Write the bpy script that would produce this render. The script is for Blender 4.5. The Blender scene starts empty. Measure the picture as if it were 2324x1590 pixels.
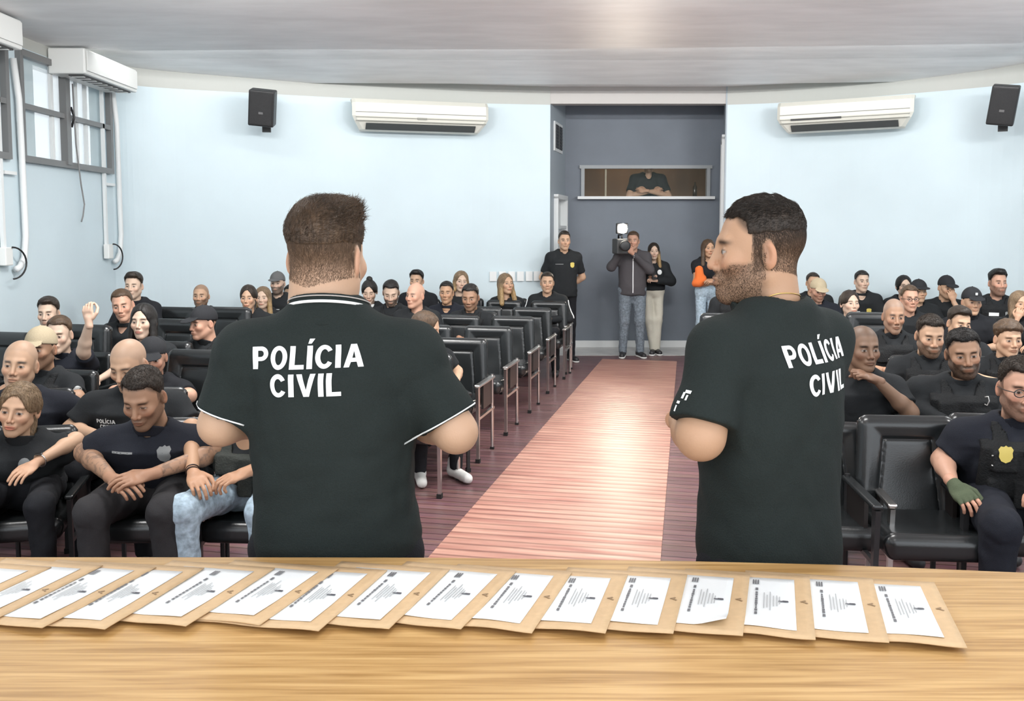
import bpy, bmesh, math, random
import numpy as np
from mathutils import Vector, Matrix, Euler
from mathutils.bvhtree import BVHTree

# ------------------------------------------------------------------ camera, world, lights, exposure
C = bpy.context.scene.collection
SC = bpy.context.scene
CAM_H = 1.72; PITCH = math.radians(4.5); F = 2100.0; CX, CY = 1162.0, 690.0
cam_d = bpy.data.cameras.new('camera'); cam = bpy.data.objects.new('camera', cam_d); C.objects.link(cam)
cam_d.sensor_width = 36; cam_d.lens = 36*F/2324; cam_d.shift_y = -(795-CY)/2324
cam.location = (0, 0, CAM_H); cam.rotation_euler = (math.pi/2-PITCH, 0, 0); cam_d.clip_start = .05
SC.camera = cam
SC.view_settings.view_transform = 'Standard'; SC.view_settings.look = 'None'
SC.view_settings.gamma = 1; SC.view_settings.use_curve_mapping = False
SC.view_settings.exposure = 0.45
W = bpy.data.worlds.new('world'); SC.world = W; W.use_nodes = True
W.node_tree.nodes['Background'].inputs[0].default_value = (.90, .95, 1, 1)
W.node_tree.nodes['Background'].inputs[1].default_value = 2.15
def area_light(name, loc, sx, sy, power, col=(1, .98, .95), rot=(0, 0, 0)):
    d = bpy.data.lights.new(name, 'AREA'); d.shape = 'RECTANGLE'; d.size = sx; d.size_y = sy
    d.energy = power; d.color = col
    o = bpy.data.objects.new(name, d); o.location = loc; o.rotation_euler = rot; C.objects.link(o); return o
for _y, _p, _t in ((.9, 12, 0), (3.6, 44, 12), (6.2, 104, 34)):
    for _x in (-2.6, .6, 3.8):
        area_light('ceiling_lamp', (_x+.1*_y, _y, 3.44), 1.25, .35, _p, (1, .99, .97), (math.radians(_t), 0, 0))

def ray(px, py):
    a = (px-CX)/F; b = -(py-CY)/F
    return Vector((a, math.cos(PITCH)+b*math.sin(PITCH), -math.sin(PITCH)+b*math.cos(PITCH)))
def at(px, py, Y):
    d = ray(px, py); t = Y/d.y
    return Vector((d.x*t, Y, CAM_H+d.z*t))
def onz(px, py, z):
    d = ray(px, py); t = (z-CAM_H)/d.z
    return Vector((d.x*t, d.y*t, z))
AISLE = math.radians(-12.3)       # the aisle and the seats are turned against the back wall
AD = Vector((math.sin(-AISLE), math.cos(AISLE), 0)); AP = Vector((-AD.y, AD.x, 0))

# ------------------------------------------------------------------ materials
MATS = {}
def nodes(name):
    m = bpy.data.materials.new(name); m.use_nodes = True; nt = m.node_tree
    return m, nt, nt.nodes, nt.links, nt.nodes['Principled BSDF']
def mat(name, col, rough=.5, metal=0, bump=0, scale=40, var=0, spec=.5, stretch=(1, 1, 1), coat=0, emit=0):
    if name in MATS: return MATS[name]
    m, nt, N, L, b = nodes(name)
    b.inputs['Base Color'].default_value = (*col, 1); b.inputs['Roughness'].default_value = rough
    b.inputs['Metallic'].default_value = metal; b.inputs['Specular IOR Level'].default_value = spec
    b.inputs['Coat Weight'].default_value = coat
    if emit:
        b.inputs['Emission Color'].default_value = (*col, 1); b.inputs['Emission Strength'].default_value = emit
    if bump or var:
        tc = N.new('ShaderNodeTexCoord'); mp = N.new('ShaderNodeMapping'); mp.inputs['Scale'].default_value = stretch
        L.new(tc.outputs['Object'], mp.inputs[0])
        n = N.new('ShaderNodeTexNoise'); n.inputs['Scale'].default_value = scale; n.inputs['Detail'].default_value = 4
        L.new(mp.outputs[0], n.inputs['Vector'])
        if bump:
            bp = N.new('ShaderNodeBump'); bp.inputs['Strength'].default_value = bump; bp.inputs['Distance'].default_value = .01
            L.new(n.outputs['Fac'], bp.inputs['Height']); L.new(bp.outputs[0], b.inputs['Normal'])
        if var:
            r = N.new('ShaderNodeValToRGB'); r.color_ramp.elements[0].position = .3; r.color_ramp.elements[1].position = .7
            r.color_ramp.elements[0].color = (*[c*(1-var) for c in col], 1); r.color_ramp.elements[1].color = (*[min(1, c*(1+var)) for c in col], 1)
            L.new(n.outputs['Fac'], r.inputs[0]); L.new(r.outputs[0], b.inputs['Base Color'])
    MATS[name] = m; return m
def vcol_mat(name, rough=.5, sss=0, bump=0, scale=200, spec=.4, sheen=0, stretch=(1, 1, 1), cvar=0):
    m, nt, N, L, b = nodes(name)
    a = N.new('ShaderNodeAttribute'); a.attribute_name = 'Col'
    b.inputs['Roughness'].default_value = rough; b.inputs['Specular IOR Level'].default_value = spec
    tc = N.new('ShaderNodeTexCoord'); mp = N.new('ShaderNodeMapping'); mp.inputs['Scale'].default_value = stretch
    L.new(tc.outputs['Object'], mp.inputs[0])
    n = N.new('ShaderNodeTexNoise'); n.inputs['Scale'].default_value = scale; n.inputs['Detail'].default_value = 5; L.new(mp.outputs[0], n.inputs['Vector'])
    if cvar:
        mx = N.new('ShaderNodeMix'); mx.data_type = 'RGBA'; mx.blend_type = 'MULTIPLY'; mx.inputs[0].default_value = cvar
        r = N.new('ShaderNodeValToRGB'); r.color_ramp.elements[0].position = .35; r.color_ramp.elements[1].position = .65
        r.color_ramp.elements[0].color = (.35, .33, .3, 1)
        L.new(n.outputs['Fac'], r.inputs[0]); L.new(a.outputs['Color'], mx.inputs[6]); L.new(r.outputs[0], mx.inputs[7]); L.new(mx.outputs[2], b.inputs['Base Color'])
    else: L.new(a.outputs['Color'], b.inputs['Base Color'])
    if sss:
        b.inputs['Subsurface Weight'].default_value = sss; b.inputs['Subsurface Radius'].default_value = (.02, .008, .004); b.inputs['Subsurface Scale'].default_value = .4
    if bump:
        bp = N.new('ShaderNodeBump'); bp.inputs['Strength'].default_value = bump; bp.inputs['Distance'].default_value = .004
        L.new(n.outputs['Fac'], bp.inputs['Height']); L.new(bp.outputs[0], b.inputs['Normal'])
    MATS[name] = m; return m
SKIN = vcol_mat('skin', .5, 0.0, .12, 220)
HAIR = vcol_mat('hair', .5, 0, .7, 170, .35, stretch=(1, 1, .2), cvar=.7)
def cloth(name, col, rough=.85, bump=.25, scale=300): return mat(name, col, rough, bump=bump, scale=scale, var=.12, spec=.25)

# ------------------------------------------------------------------ object helpers
def tag(o, label=None, cat=None, group=None, kind=None):
    if label: o['label'] = label
    if cat: o['category'] = cat
    if group: o['group'] = group
    if kind: o['kind'] = kind
    return o
def empty(name, loc, rz=0, label=None, cat=None, group=None):
    o = bpy.data.objects.new(name, None); C.objects.link(o); o.empty_display_size = .1
    o.location = loc; o.rotation_euler = (0, 0, rz); return tag(o, label, cat, group)
def add(name, me, m, parent=None, smooth=False):
    if m is not None:
        me.materials.clear(); me.materials.append(m)
    o = bpy.data.objects.new(name, me); C.objects.link(o)
    if parent is not None: o.parent = parent
    if smooth and len(me.polygons): me.polygons.foreach_set('use_smooth', [True]*len(me.polygons))
    return o
def mesh_np(name, V, Fc, col=None):
    me = bpy.data.meshes.new(name)
    V = np.asarray(V, dtype=np.float32); Fc = np.asarray(Fc, dtype=np.int32)
    me.vertices.add(len(V)); me.vertices.foreach_set('co', V.ravel())
    k = Fc.shape[1]; me.loops.add(Fc.size); me.loops.foreach_set('vertex_index', Fc.ravel())
    me.polygons.add(len(Fc)); me.polygons.foreach_set('loop_start', np.arange(0, Fc.size, k, dtype=np.int32))
    me.polygons.foreach_set('loop_total', np.full(len(Fc), k, dtype=np.int32))
    me.polygons.foreach_set('use_smooth', np.ones(len(Fc), dtype=bool))
    me.update(calc_edges=True)
    if col is not None:
        a = me.color_attributes.new('Col', 'FLOAT_COLOR', 'POINT')
        c4 = np.ones((len(V), 4), dtype=np.float32); c4[:, :3] = col
        a.data.foreach_set('color', c4.ravel())
    return me
class MB:
    """collects simple shapes into one mesh"""
    def __init__(s): s.bm = bmesh.new()
    def box(s, c, sz, rot=None, bev=0):
        g = bmesh.ops.create_cube(s.bm, size=1)['verts']
        M = Matrix.Translation(c) @ (rot.to_matrix().to_4x4() if isinstance(rot, Euler) else (rot if rot is not None else Matrix())) @ Matrix.Diagonal((*sz, 1))
        bmesh.ops.transform(s.bm, matrix=M, verts=g)
        if bev:
            es = list({e for v in g for e in v.link_edges})
            bmesh.ops.bevel(s.bm, geom=es, offset=bev, segments=2, affect='EDGES', profile=.5)
        return s
    def tube(s, pts, r, seg=10, cap=True, flat=1):
        pts = [Vector(p) for p in pts]; rr = r if isinstance(r, (list, tuple)) else [r]*len(pts); rings = []
        up = None
        for i, p in enumerate(pts):
            d = (pts[min(i+1, len(pts)-1)]-pts[max(i-1, 0)]).normalized()
            if up is None: up = Vector((0, 0, 1)) if abs(d.z) < .9 else Vector((0, 1, 0))
            a = d.cross(up).normalized(); b = a.cross(d).normalized(); up = b
            rings.append([s.bm.verts.new(p+a*math.cos(t)*rr[i]+b*math.sin(t)*rr[i]*flat) for t in [2*math.pi*k/seg for k in range(seg)]])
        for A, B in zip(rings, rings[1:]):
            for k in range(seg): s.bm.faces.new((A[k], A[(k+1) % seg], B[(k+1) % seg], B[k]))
        if cap:
            s.bm.faces.new(rings[0][::-1]); s.bm.faces.new(rings[-1])
        return s
    def lathe(s, prof, c=(0, 0, 0), seg=20, M=None):
        rings = []; c = Vector(c); M = M or Matrix()
        for r, z in prof: rings.append([s.bm.verts.new(c+M @ Vector((r*math.cos(2*math.pi*k/seg), r*math.sin(2*math.pi*k/seg), z))) for k in range(seg)])
        for A, B in zip(rings, rings[1:]):
            for k in range(seg): s.bm.faces.new((A[k], A[(k+1) % seg], B[(k+1) % seg], B[k]))
        s.bm.faces.new(rings[0][::-1]); s.bm.faces.new(rings[-1]); return s
    def prism(s, poly, z0, z1):
        """poly: list of (x,y) counter-clockwise"""
        a = [s.bm.verts.new((x, y, z0)) for x, y in poly]; b = [s.bm.verts.new((x, y, z1)) for x, y in poly]; n = len(poly)
        s.bm.faces.new(a[::-1]); s.bm.faces.new(b)
        for k in range(n): s.bm.faces.new((a[k], a[(k+1) % n], b[(k+1) % n], b[k]))
        return s
    def build(s, name, m, parent=None, smooth=False):
        bmesh.ops.recalc_face_normals(s.bm, faces=s.bm.faces)
        me = bpy.data.meshes.new(name); s.bm.to_mesh(me); s.bm.free()
        return add(name, me, m, parent, smooth)
def struct(o): o['kind'] = 'structure'; return o
def copy_tree(o, parent=None, names=None):
    c = o.copy(); C.objects.link(c)
    if parent is not None: c.parent = parent
    for ch in list(o.children): copy_tree(ch, c)
    return c

# ------------------------------------------------------------------ distance fields and their mesher
class P3:
    def __init__(s, x, y, z): s.x, s.y, s.z = x, y, z
def sph(p, c, r): return np.sqrt((p.x-c[0])**2+(p.y-c[1])**2+(p.z-c[2])**2)-r
def ell(p, c, r, rot=None):
    x, y, z = p.x-c[0], p.y-c[1], p.z-c[2]
    if rot is not None:
        R = rot; x, y, z = (R[0][0]*x+R[1][0]*y+R[2][0]*z, R[0][1]*x+R[1][1]*y+R[2][1]*z, R[0][2]*x+R[1][2]*y+R[2][2]*z)
    k0 = np.sqrt((x/r[0])**2+(y/r[1])**2+(z/r[2])**2); k1 = np.sqrt((x/r[0]**2)**2+(y/r[1]**2)**2+(z/r[2]**2)**2)+1e-6
    return k0*(k0-1)/k1
def rcone(p, a, b, r1, r2):
    ax, ay, az = a; bx, by, bz = b[0]-a[0], b[1]-a[1], b[2]-a[2]; L2 = bx*bx+by*by+bz*bz+1e-9
    x, y, z = p.x-ax, p.y-ay, p.z-az
    h = np.clip((x*bx+y*by+z*bz)/L2, 0, 1)
    return np.sqrt((x-bx*h)**2+(y-by*h)**2+(z-bz*h)**2)-(r1+(r2-r1)*h)
def rbox(p, c, h, r, rot=None):
    x, y, z = p.x-c[0], p.y-c[1], p.z-c[2]
    if rot is not None:
        R = rot; x, y, z = (R[0][0]*x+R[1][0]*y+R[2][0]*z, R[0][1]*x+R[1][1]*y+R[2][1]*z, R[0][2]*x+R[1][2]*y+R[2][2]*z)
    qx, qy, qz = np.abs(x)-h[0]+r, np.abs(y)-h[1]+r, np.abs(z)-h[2]+r
    return np.sqrt(np.maximum(qx, 0)**2+np.maximum(qy, 0)**2+np.maximum(qz, 0)**2)+np.minimum(np.maximum(qx, np.maximum(qy, qz)), 0)-r
def plane(p, c, n):
    n = Vector(n).normalized(); return (p.x-c[0])*n[0]+(p.y-c[1])*n[1]+(p.z-c[2])*n[2]
def smin(a, b, k):
    h = np.maximum(k-np.abs(a-b), 0)/k; return np.minimum(a, b)-h*h*k*.25
def smax(a, b, k): return -smin(-a, -b, k)
def loft(p, keys, n=2.3):
    """keys: rows of (z, cx, cy, rx, ry)"""
    K = np.array(keys, dtype=np.float32); z = p.z
    cx = np.interp(z, K[:, 0], K[:, 1]); cy = np.interp(z, K[:, 0], K[:, 2]); rx = np.interp(z, K[:, 0], K[:, 3]); ry = np.interp(z, K[:, 0], K[:, 4])
    q = (np.abs((p.x-cx)/rx)**n+np.abs((p.y-cy)/ry)**n)**(1/n)
    d = (q-1)*np.minimum(rx, ry)
    return smax(d, np.maximum(K[0, 0]-z, z-K[-1, 0]), .02)
def wav(p, f, s):
    """cheap smooth pseudo noise in [-1,1]"""
    r = random.Random(s); o = 0
    for k in range(4):
        a = [r.uniform(-1, 1) for _ in range(3)]; ph = r.uniform(0, 6.28); ff = f*(.7+.45*k)
        a2 = [r.uniform(-1, 1) for _ in range(3)]
        o = o+np.sin(ff*(a[0]*p.x+a[1]*p.y+a[2]*p.z)+ph+1.7*np.sin(ff*.6*(a2[0]*p.x+a2[1]*p.y+a2[2]*p.z)+ph*2))
    return o/4
def nets(f, lo, hi, res):
    lo = np.array(lo, dtype=np.float32); n = np.maximum(np.ceil((np.array(hi)-lo)/res).astype(int)+1, 3); B = 8
    nb = (n+B-1)//B
    c = [lo[k]+(np.arange(nb[k])+.5)*B*res for k in range(3)]
    g = np.meshgrid(*c, indexing='ij'); cv = f(P3(*[a.ravel().astype(np.float32) for a in g])).reshape(nb)
    sel = np.abs(cv) < B*res*1.35
    full = np.repeat(np.repeat(np.repeat(sel, B, 0), B, 1), B, 2)[:n[0], :n[1], :n[2]]
    V = np.repeat(np.repeat(np.repeat(cv, B, 0), B, 1), B, 2)[:n[0], :n[1], :n[2]].astype(np.float32).copy()
    I = np.nonzero(full)
    V[I] = f(P3(*[(lo[k]+I[k]*res).astype(np.float32) for k in range(3)]))
    V[0] = V[-1] = 1; V[:, 0] = V[:, -1] = 1; V[:, :, 0] = V[:, :, -1] = 1
    ins = V < 0
    s8 = [(i, j, k) for i in (0, 1) for j in (0, 1) for k in (0, 1)]
    cnt = sum(ins[i:n[0]-1+i, j:n[1]-1+j, k:n[2]-1+k].astype(np.int8) for i, j, k in s8)
    act = (cnt > 0) & (cnt < 8); A = np.nonzero(act); M = len(A[0])
    idx = np.full(act.shape, -1, dtype=np.int64); idx[A] = np.arange(M)
    cvs = {s: V[A[0]+s[0], A[1]+s[1], A[2]+s[2]] for s in s8}
    acc = np.zeros((M, 3)); w = np.zeros(M)
    for s in s8:
        for ax in range(3):
            if s[ax]: continue
            t = list(s); t[ax] = 1; a, b = cvs[s], cvs[tuple(t)]
            m = (a < 0) != (b < 0); den = np.where(m, a-b, 1); u = np.where(m, a/den, 0)
            q = np.tile(np.array(s, dtype=float), (M, 1)); q[:, ax] += u; acc += q*m[:, None]; w += m
    vt = lo+(np.stack(A, 1)+acc/w[:, None])*res
    faces = []
    for ax in range(3):
        sl0 = [slice(None)]*3; sl1 = [slice(None)]*3; sl0[ax] = slice(0, n[ax]-1); sl1[ax] = slice(1, n[ax])
        a, b = ins[tuple(sl0)], ins[tuple(sl1)]; ch = a != b
        E = np.nonzero(ch); fl = a[E]; o1, o2 = (ax+1) % 3, (ax+2) % 3
        ok = (E[o1] > 0) & (E[o2] > 0) & (E[o1] < n[o1]-1) & (E[o2] < n[o2]-1); E = [e[ok] for e in E]; fl = fl[ok]
        def g_(d1, d2):
            q = [e.copy() for e in E]; q[o1] -= d1; q[o2] -= d2; return idx[q[0], q[1], q[2]]
        Q = np.stack([g_(1, 1), g_(0, 1), g_(0, 0), g_(1, 0)], 1); Q[~fl] = Q[~fl][:, ::-1]; faces.append(Q)
    return vt, np.concatenate(faces)
def join_np(parts):
    V, Fc, Cc, o = [], [], [], 0
    for v, f, c in parts:
        V.append(v); Fc.append(f+o); Cc.append(np.broadcast_to(np.asarray(c, dtype=np.float32), (len(v), 3))); o += len(v)
    return np.concatenate(V), np.concatenate(Fc), np.concatenate(Cc)
def xf(V, M): A = np.array(M); return V @ A[:3, :3].T+A[:3, 3]
# ------------------------------------------------------------------ the room
def wall_mat(name, col, top, z=3.40):
    m, nt, N, L, b = nodes(name); b.inputs['Roughness'].default_value = .55
    tc = N.new('ShaderNodeTexCoord'); sx = N.new('ShaderNodeSeparateXYZ'); L.new(tc.outputs['Object'], sx.inputs[0])
    n = N.new('ShaderNodeTexNoise'); n.inputs['Scale'].default_value = .8; n.inputs['Detail'].default_value = 6; L.new(tc.outputs['Object'], n.inputs[0])
    r = N.new('ShaderNodeValToRGB'); r.color_ramp.elements[0].position = .3; r.color_ramp.elements[1].position = .75
    r.color_ramp.elements[0].color = (*[c*.93 for c in col], 1); r.color_ramp.elements[1].color = (*[min(1, c*1.05) for c in col], 1); L.new(n.outputs[0], r.inputs[0])
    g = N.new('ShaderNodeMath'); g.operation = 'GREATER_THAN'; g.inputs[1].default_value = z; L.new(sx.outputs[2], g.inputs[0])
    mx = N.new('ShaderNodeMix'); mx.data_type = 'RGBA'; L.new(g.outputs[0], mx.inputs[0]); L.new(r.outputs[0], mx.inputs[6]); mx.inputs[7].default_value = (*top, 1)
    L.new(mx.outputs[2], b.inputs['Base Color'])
    return m
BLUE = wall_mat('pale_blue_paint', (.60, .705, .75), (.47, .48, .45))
GREYB = mat('blue_grey_paint', (.165, .19, .225), .6, var=.06, scale=2)
CEIL = mat('ceiling_plaster', (.88, .89, .90), .5, bump=.15, scale=3, var=.07, stretch=(.5, 1.6, 1))
WHITE = mat('white_plastic', (.75, .76, .74), .4)
WFRAME = mat('white_paint', (.72, .74, .74), .5)
BLACK = mat('black_plastic', (.012, .012, .013), .45)

def wood_floor():
    m, nt, N, L, b = nodes('wood_floor'); tc = N.new('ShaderNodeTexCoord'); mp = N.new('ShaderNodeMapping'); mp.inputs['Rotation'].default_value = (0, 0, -AISLE)
    L.new(tc.outputs['Object'], mp.inputs[0])
    br = N.new('ShaderNodeTexBrick'); br.inputs['Scale'].default_value = 1; br.inputs['Brick Width'].default_value = 2.2; br.inputs['Row Height'].default_value = .09
    br.inputs['Mortar Size'].default_value = .005; br.inputs['Color1'].default_value = (.17, .085, .09, 1); br.inputs['Color2'].default_value = (.25, .13, .13, 1)
    br.inputs['Mortar'].default_value = (.06, .025, .025, 1); br.offset = .37
    L.new(mp.outputs[0], br.inputs['Vector'])
    n = N.new('ShaderNodeTexNoise'); n.inputs['Scale'].default_value = 3; n.inputs['Detail'].default_value = 8
    m2 = N.new('ShaderNodeMapping'); m2.inputs['Scale'].default_value = (1, 9, 1); L.new(mp.outputs[0], m2.inputs[0]); L.new(m2.outputs[0], n.inputs['Vector'])
    mx = N.new('ShaderNodeMix'); mx.data_type = 'RGBA'; mx.blend_type = 'MULTIPLY'; mx.inputs[0].default_value = .5
    L.new(br.outputs['Color'], mx.inputs[6]); L.new(n.outputs['Color'], mx.inputs[7]); L.new(mx.outputs[2], b.inputs['Base Color'])
    mr = N.new('ShaderNodeMapRange'); mr.inputs[3].default_value = .18; mr.inputs[4].default_value = .5; L.new(n.outputs['Fac'], mr.inputs[0]); L.new(mr.outputs[0], b.inputs['Roughness'])
    bp = N.new('ShaderNodeBump'); bp.inputs['Strength'].default_value = .5; bp.inputs['Distance'].default_value = .004; L.new(br.outputs['Fac'], bp.inputs['Height']); bp.invert = True
    L.new(bp.outputs[0], b.inputs['Normal']); return m
def runner_mat():
    m, nt, N, L, b = nodes('worn_boards'); tc = N.new('ShaderNodeTexCoord'); mp = N.new('ShaderNodeMapping'); mp.inputs['Rotation'].default_value = (0, 0, -AISLE)
    L.new(tc.outputs['Object'], mp.inputs[0])
    w = N.new('ShaderNodeTexWave'); w.bands_direction = 'Y'; w.inputs['Scale'].default_value = 3.4; w.inputs['Distortion'].default_value = .35; w.inputs['Detail'].default_value = 2; L.new(mp.outputs[0], w.inputs['Vector'])
    n = N.new('ShaderNodeTexNoise'); n.inputs['Scale'].default_value = 2.2; n.inputs['Detail'].default_value = 7
    m2 = N.new('ShaderNodeMapping'); m2.inputs['Scale'].default_value = (.8, 7, 1); L.new(mp.outputs[0], m2.inputs[0]); L.new(m2.outputs[0], n.inputs['Vector'])
    r = N.new('ShaderNodeValToRGB'); e = r.color_ramp.elements; e[0].position = .28; e[0].color = (.34, .14, .11, 1); e[1].position = .72; e[1].color = (.57, .33, .25, 1); L.new(n.outputs['Fac'], r.inputs[0])
    r2 = N.new('ShaderNodeValToRGB'); e = r2.color_ramp.elements; e[0].position = .0; e[0].color = (.42, .36, .36, 1); e[1].position = .3; e[1].color = (1, 1, 1, 1); L.new(w.outputs['Fac'], r2.inputs[0])
    mx = N.new('ShaderNodeMix'); mx.data_type = 'RGBA'; mx.blend_type = 'MULTIPLY'; mx.inputs[0].default_value = .8; L.new(r.outputs[0], mx.inputs[6]); L.new(r2.outputs[0], mx.inputs[7]); L.new(mx.outputs[2], b.inputs['Base Color'])
    b.inputs['Roughness'].default_value = .42
    bp = N.new('ShaderNodeBump'); bp.inputs['Strength'].default_value = .35; bp.inputs['Distance'].default_value = .006; L.new(w.outputs['Fac'], bp.inputs['Height']); L.new(bp.outputs[0], b.inputs['Normal']); return m
def table_wood():
    m, nt, N, L, b = nodes('pale_oak_laminate'); tc = N.new('ShaderNodeTexCoord')
    m1 = N.new('ShaderNodeMapping'); m1.inputs['Scale'].default_value = (1.1, 26, 1); L.new(tc.outputs['Object'], m1.inputs[0])
    n = N.new('ShaderNodeTexNoise'); n.inputs['Scale'].default_value = 2.6; n.inputs['Detail'].default_value = 7; n.inputs['Distortion'].default_value = .4; L.new(m1.outputs[0], n.inputs['Vector'])
    m3 = N.new('ShaderNodeMapping'); m3.inputs['Scale'].default_value = (3, 130, 1); L.new(tc.outputs['Object'], m3.inputs[0])
    n2 = N.new('ShaderNodeTexNoise'); n2.inputs['Scale'].default_value = 2; n2.inputs['Detail'].default_value = 3; L.new(m3.outputs[0], n2.inputs['Vector'])
    md = N.new('ShaderNodeMath'); md.operation = 'MULTIPLY_ADD'; md.inputs[1].default_value = .25; L.new(n2.outputs['Fac'], md.inputs[0]); L.new(n.outputs['Fac'], md.inputs[2])
    r = N.new('ShaderNodeValToRGB'); e = r.color_ramp.elements; e[0].position = .45; e[0].color = (.36, .20, .065, 1); e[1].position = .8; e[1].color = (.62, .40, .17, 1)
    k = e.new(.62); k.color = (.50, .30, .115, 1)
    L.new(md.outputs[0], r.inputs[0]); L.new(r.outputs[0], b.inputs['Base Color']); b.inputs['Roughness'].default_value = .32; b.inputs['Coat Weight'].default_value = .15; b.inputs['Coat Roughness'].default_value = .2; return m

# floor
o = struct(MB().box((0, 6.3, -.05), (15, 12.92, .1)).build('floor', wood_floor()))
o = struct(MB().box((1.7, 14.3, -.047), (6, 3.08, .1)).build('floor_threshold', mat('white_stone', (.66, .66, .64), .35, var=.06, scale=6)))
fl, fr = [onz(x, y, 0) for x, y in ((1367, 815), (1240, 987))], [onz(x, y, 0) for x, y in ((1537, 817), (1530, 887))]
pl = fl[0]; q0 = onz(1537, 817, 0); wd = (q0-pl).dot(-AP)
q = pl-AP*wd
far_l, far_r = pl, q; near_l = pl-AD*11.0; near_r = q+(onz(1500, 1262, 0)-q).normalized()*11.0
struct(MB().prism([(p.x, p.y) for p in (near_l, near_r, far_r, far_l)], .0005, .005).build('trim_1', runner_mat()))
# curved back and side walls
def spline(P, n=6):
    out = []
    for i in range(len(P)-1):
        p0, p1, p2, p3 = [np.array(P[max(0, min(len(P)-1, j))]) for j in (i-1, i, i+1, i+2)]
        for k in range(n):
            t = k/n; out.append(tuple(.5*((2*p1)+(-p0+p2)*t+(2*p0-5*p1+4*p2-p3)*t*t+(-p0+3*p1-3*p2+p3)*t**3)))
    return out+[tuple(P[-1])]
WL = [(-4.5, 10.5), (-4.40, 10.82), (-4.0, 11.1), (-3.22, 11.42), (-2.14, 11.85), (-1.0, 12.2), (-.31, 12.38), (.51, 12.5)]
WR = [(2.87, 12.5), (3.53, 12.3), (4.3, 11.9), (5.0, 11.4), (5.6, 10.9), (6.0, 10.3), (6.3, 9.4), (6.4, 8.3)]
def wall_strip(name, pts, z0, z1, th, m, skip=None):
    """vertical wall along a plan line; thickness to the outside (left-hand side of the direction)"""
    b = MB(); v = b.bm; P = [Vector((x, y)) for x, y in pts]; outs = []
    for i, p in enumerate(P):
        d = (P[min(i+1, len(P)-1)]-P[max(i-1, 0)]).normalized(); outs.append(p+Vector((-d.y, d.x))*th)
    b.prism([tuple(p) for p in P]+[tuple(p) for p in outs[::-1]], z0, z1)
    return b.build(name, m)
WY0, WY1, WY2, WZ0, WZ1 = 5.2, 8.4, 10.42, 2.385, 3.345
wb = MB()
XL = -4.5
for y0, y1, z0, z1 in ((-1, 10.5, 0, WZ0), (-1, 10.5, WZ1, 3.9), (-1, WY0, WZ0, WZ1), (10.42, 10.5, WZ0, WZ1), (8.3, 8.55, WZ0, WZ1)):
    wb.box((XL-.1, (y0+y1)/2, (z0+z1)/2), (.2, y1-y0, z1-z0))
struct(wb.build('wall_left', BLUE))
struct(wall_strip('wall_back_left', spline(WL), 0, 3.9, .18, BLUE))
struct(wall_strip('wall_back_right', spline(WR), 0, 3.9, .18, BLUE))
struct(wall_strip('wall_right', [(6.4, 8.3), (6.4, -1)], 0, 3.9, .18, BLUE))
# niche
nl, nr, nf, nb = .51, 2.87, 12.5, 13.7
wx0, wx1, wz0, wz1 = at(1322, 450, nb).x, at(1606, 450, nb).x, at(1400, 449, nb).z, at(1400, 379, nb).z
nb_ = MB()
for x0, x1, z0, z1 in ((nl-.1, wx0, 0, 3.9), (wx1, nr+.5, 0, 3.9), (wx0, wx1, 0, wz0), (wx0, wx1, wz1, 3.9)):
    nb_.box(((x0+x1)/2, nb+.08, (z0+z1)/2), (x1-x0, .16, z1-z0))
struct(nb_.build('wall_back', GREYB))
NS = mat('niche_side_paint', (.36, .41, .45), .55)
dz = 2.2
NSL = .2275; nA = -math.atan(NSL)
def nx(y, right=False): return (nr-.02 if right else nl)+(y-nf)*(NSL if not right else .205)
b = MB()
for y0, y1, z0, z1 in ((12.52, 12.80, 0, 3.9), (13.6, nb, 0, 3.9), (12.80, 13.6, dz, 3.9)):
    b.prism([(nx(y0)-.16, y0), (nx(y0), y0), (nx(y1), y1), (nx(y1)-.16, y1)], z0, z1)
struct(b.build('wall_niche_left', NS))
struct(MB().prism([(nx(12.5, 1), 12.5), (nx(12.5, 1)+.14, 12.5), (nx(nb, 1)+.14, nb), (nx(nb, 1), nb)], 0, 3.9).build('wall_niche_right', NS))
HB = at(1440, 235, nf).z
struct(MB().box(((nl+nr)/2, nf+.1, (HB+3.9)/2), (nr-nl+.1, .18, 3.9-HB)).build('trim_2', mat('header_paint', (.50, .48, .46), .6)))
struct(MB().box(((nl+nr)/2+.1, 13.2, 3.72), (nr-nl+.6, 1.1, .1)).build('ceiling_niche', mat('dark_grey_paint', (.08, .09, .1), .7)))
# doors in the side walls of the niche
d = empty('door_1', (nx(13.2), 13.2, 0), nA); struct(d)
f_ = MB().box((.0, -.39, 1.1), (.12, .05, 2.2)).box((0, .39, 1.1), (.12, .05, 2.2)).box((0, 0, 2.2), (.12, .83, .06)).build('door_frame', WFRAME, d)
dp = MB().box((-.05, 0, .875), (.04, .72, 1.75)).box((-.05, 0, 1.98), (.02, .72, .38)).build('door_panel', WFRAME, d)
MB().tube([(.02, -.3, 1.0), (.02, -.2, 1.0)], .012).build('door_handle', mat('brushed_steel', (.5, .5, .5), .3, 1), d, True)
MB().box((0, 0, 1.78), (.1, .74, .04)).build('door_transom_bar', WFRAME, d)
d = empty('door_2', (nx(13.1, 1)-.003, 13.1, 0), -math.atan(.205)); struct(d)
MB().box((-.012, -.39, 1.5), (.05, .05, 3.0)).box((-.012, .39, 1.5), (.05, .05, 3.0)).box((-.012, 0, 3.0), (.05, .83, .06)).build('door_frame', WFRAME, d)
MB().box((-.003, 0, 1.5), (.03, .72, 2.95)).build('door_panel', mat('grey_door_paint', (.45, .47, .48), .5), d)
MB().tube([(-.04, -.3, 1.0), (-.04, -.2, 1.0)], .012).build('door_handle', MATS['brushed_steel'], d, True)
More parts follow.
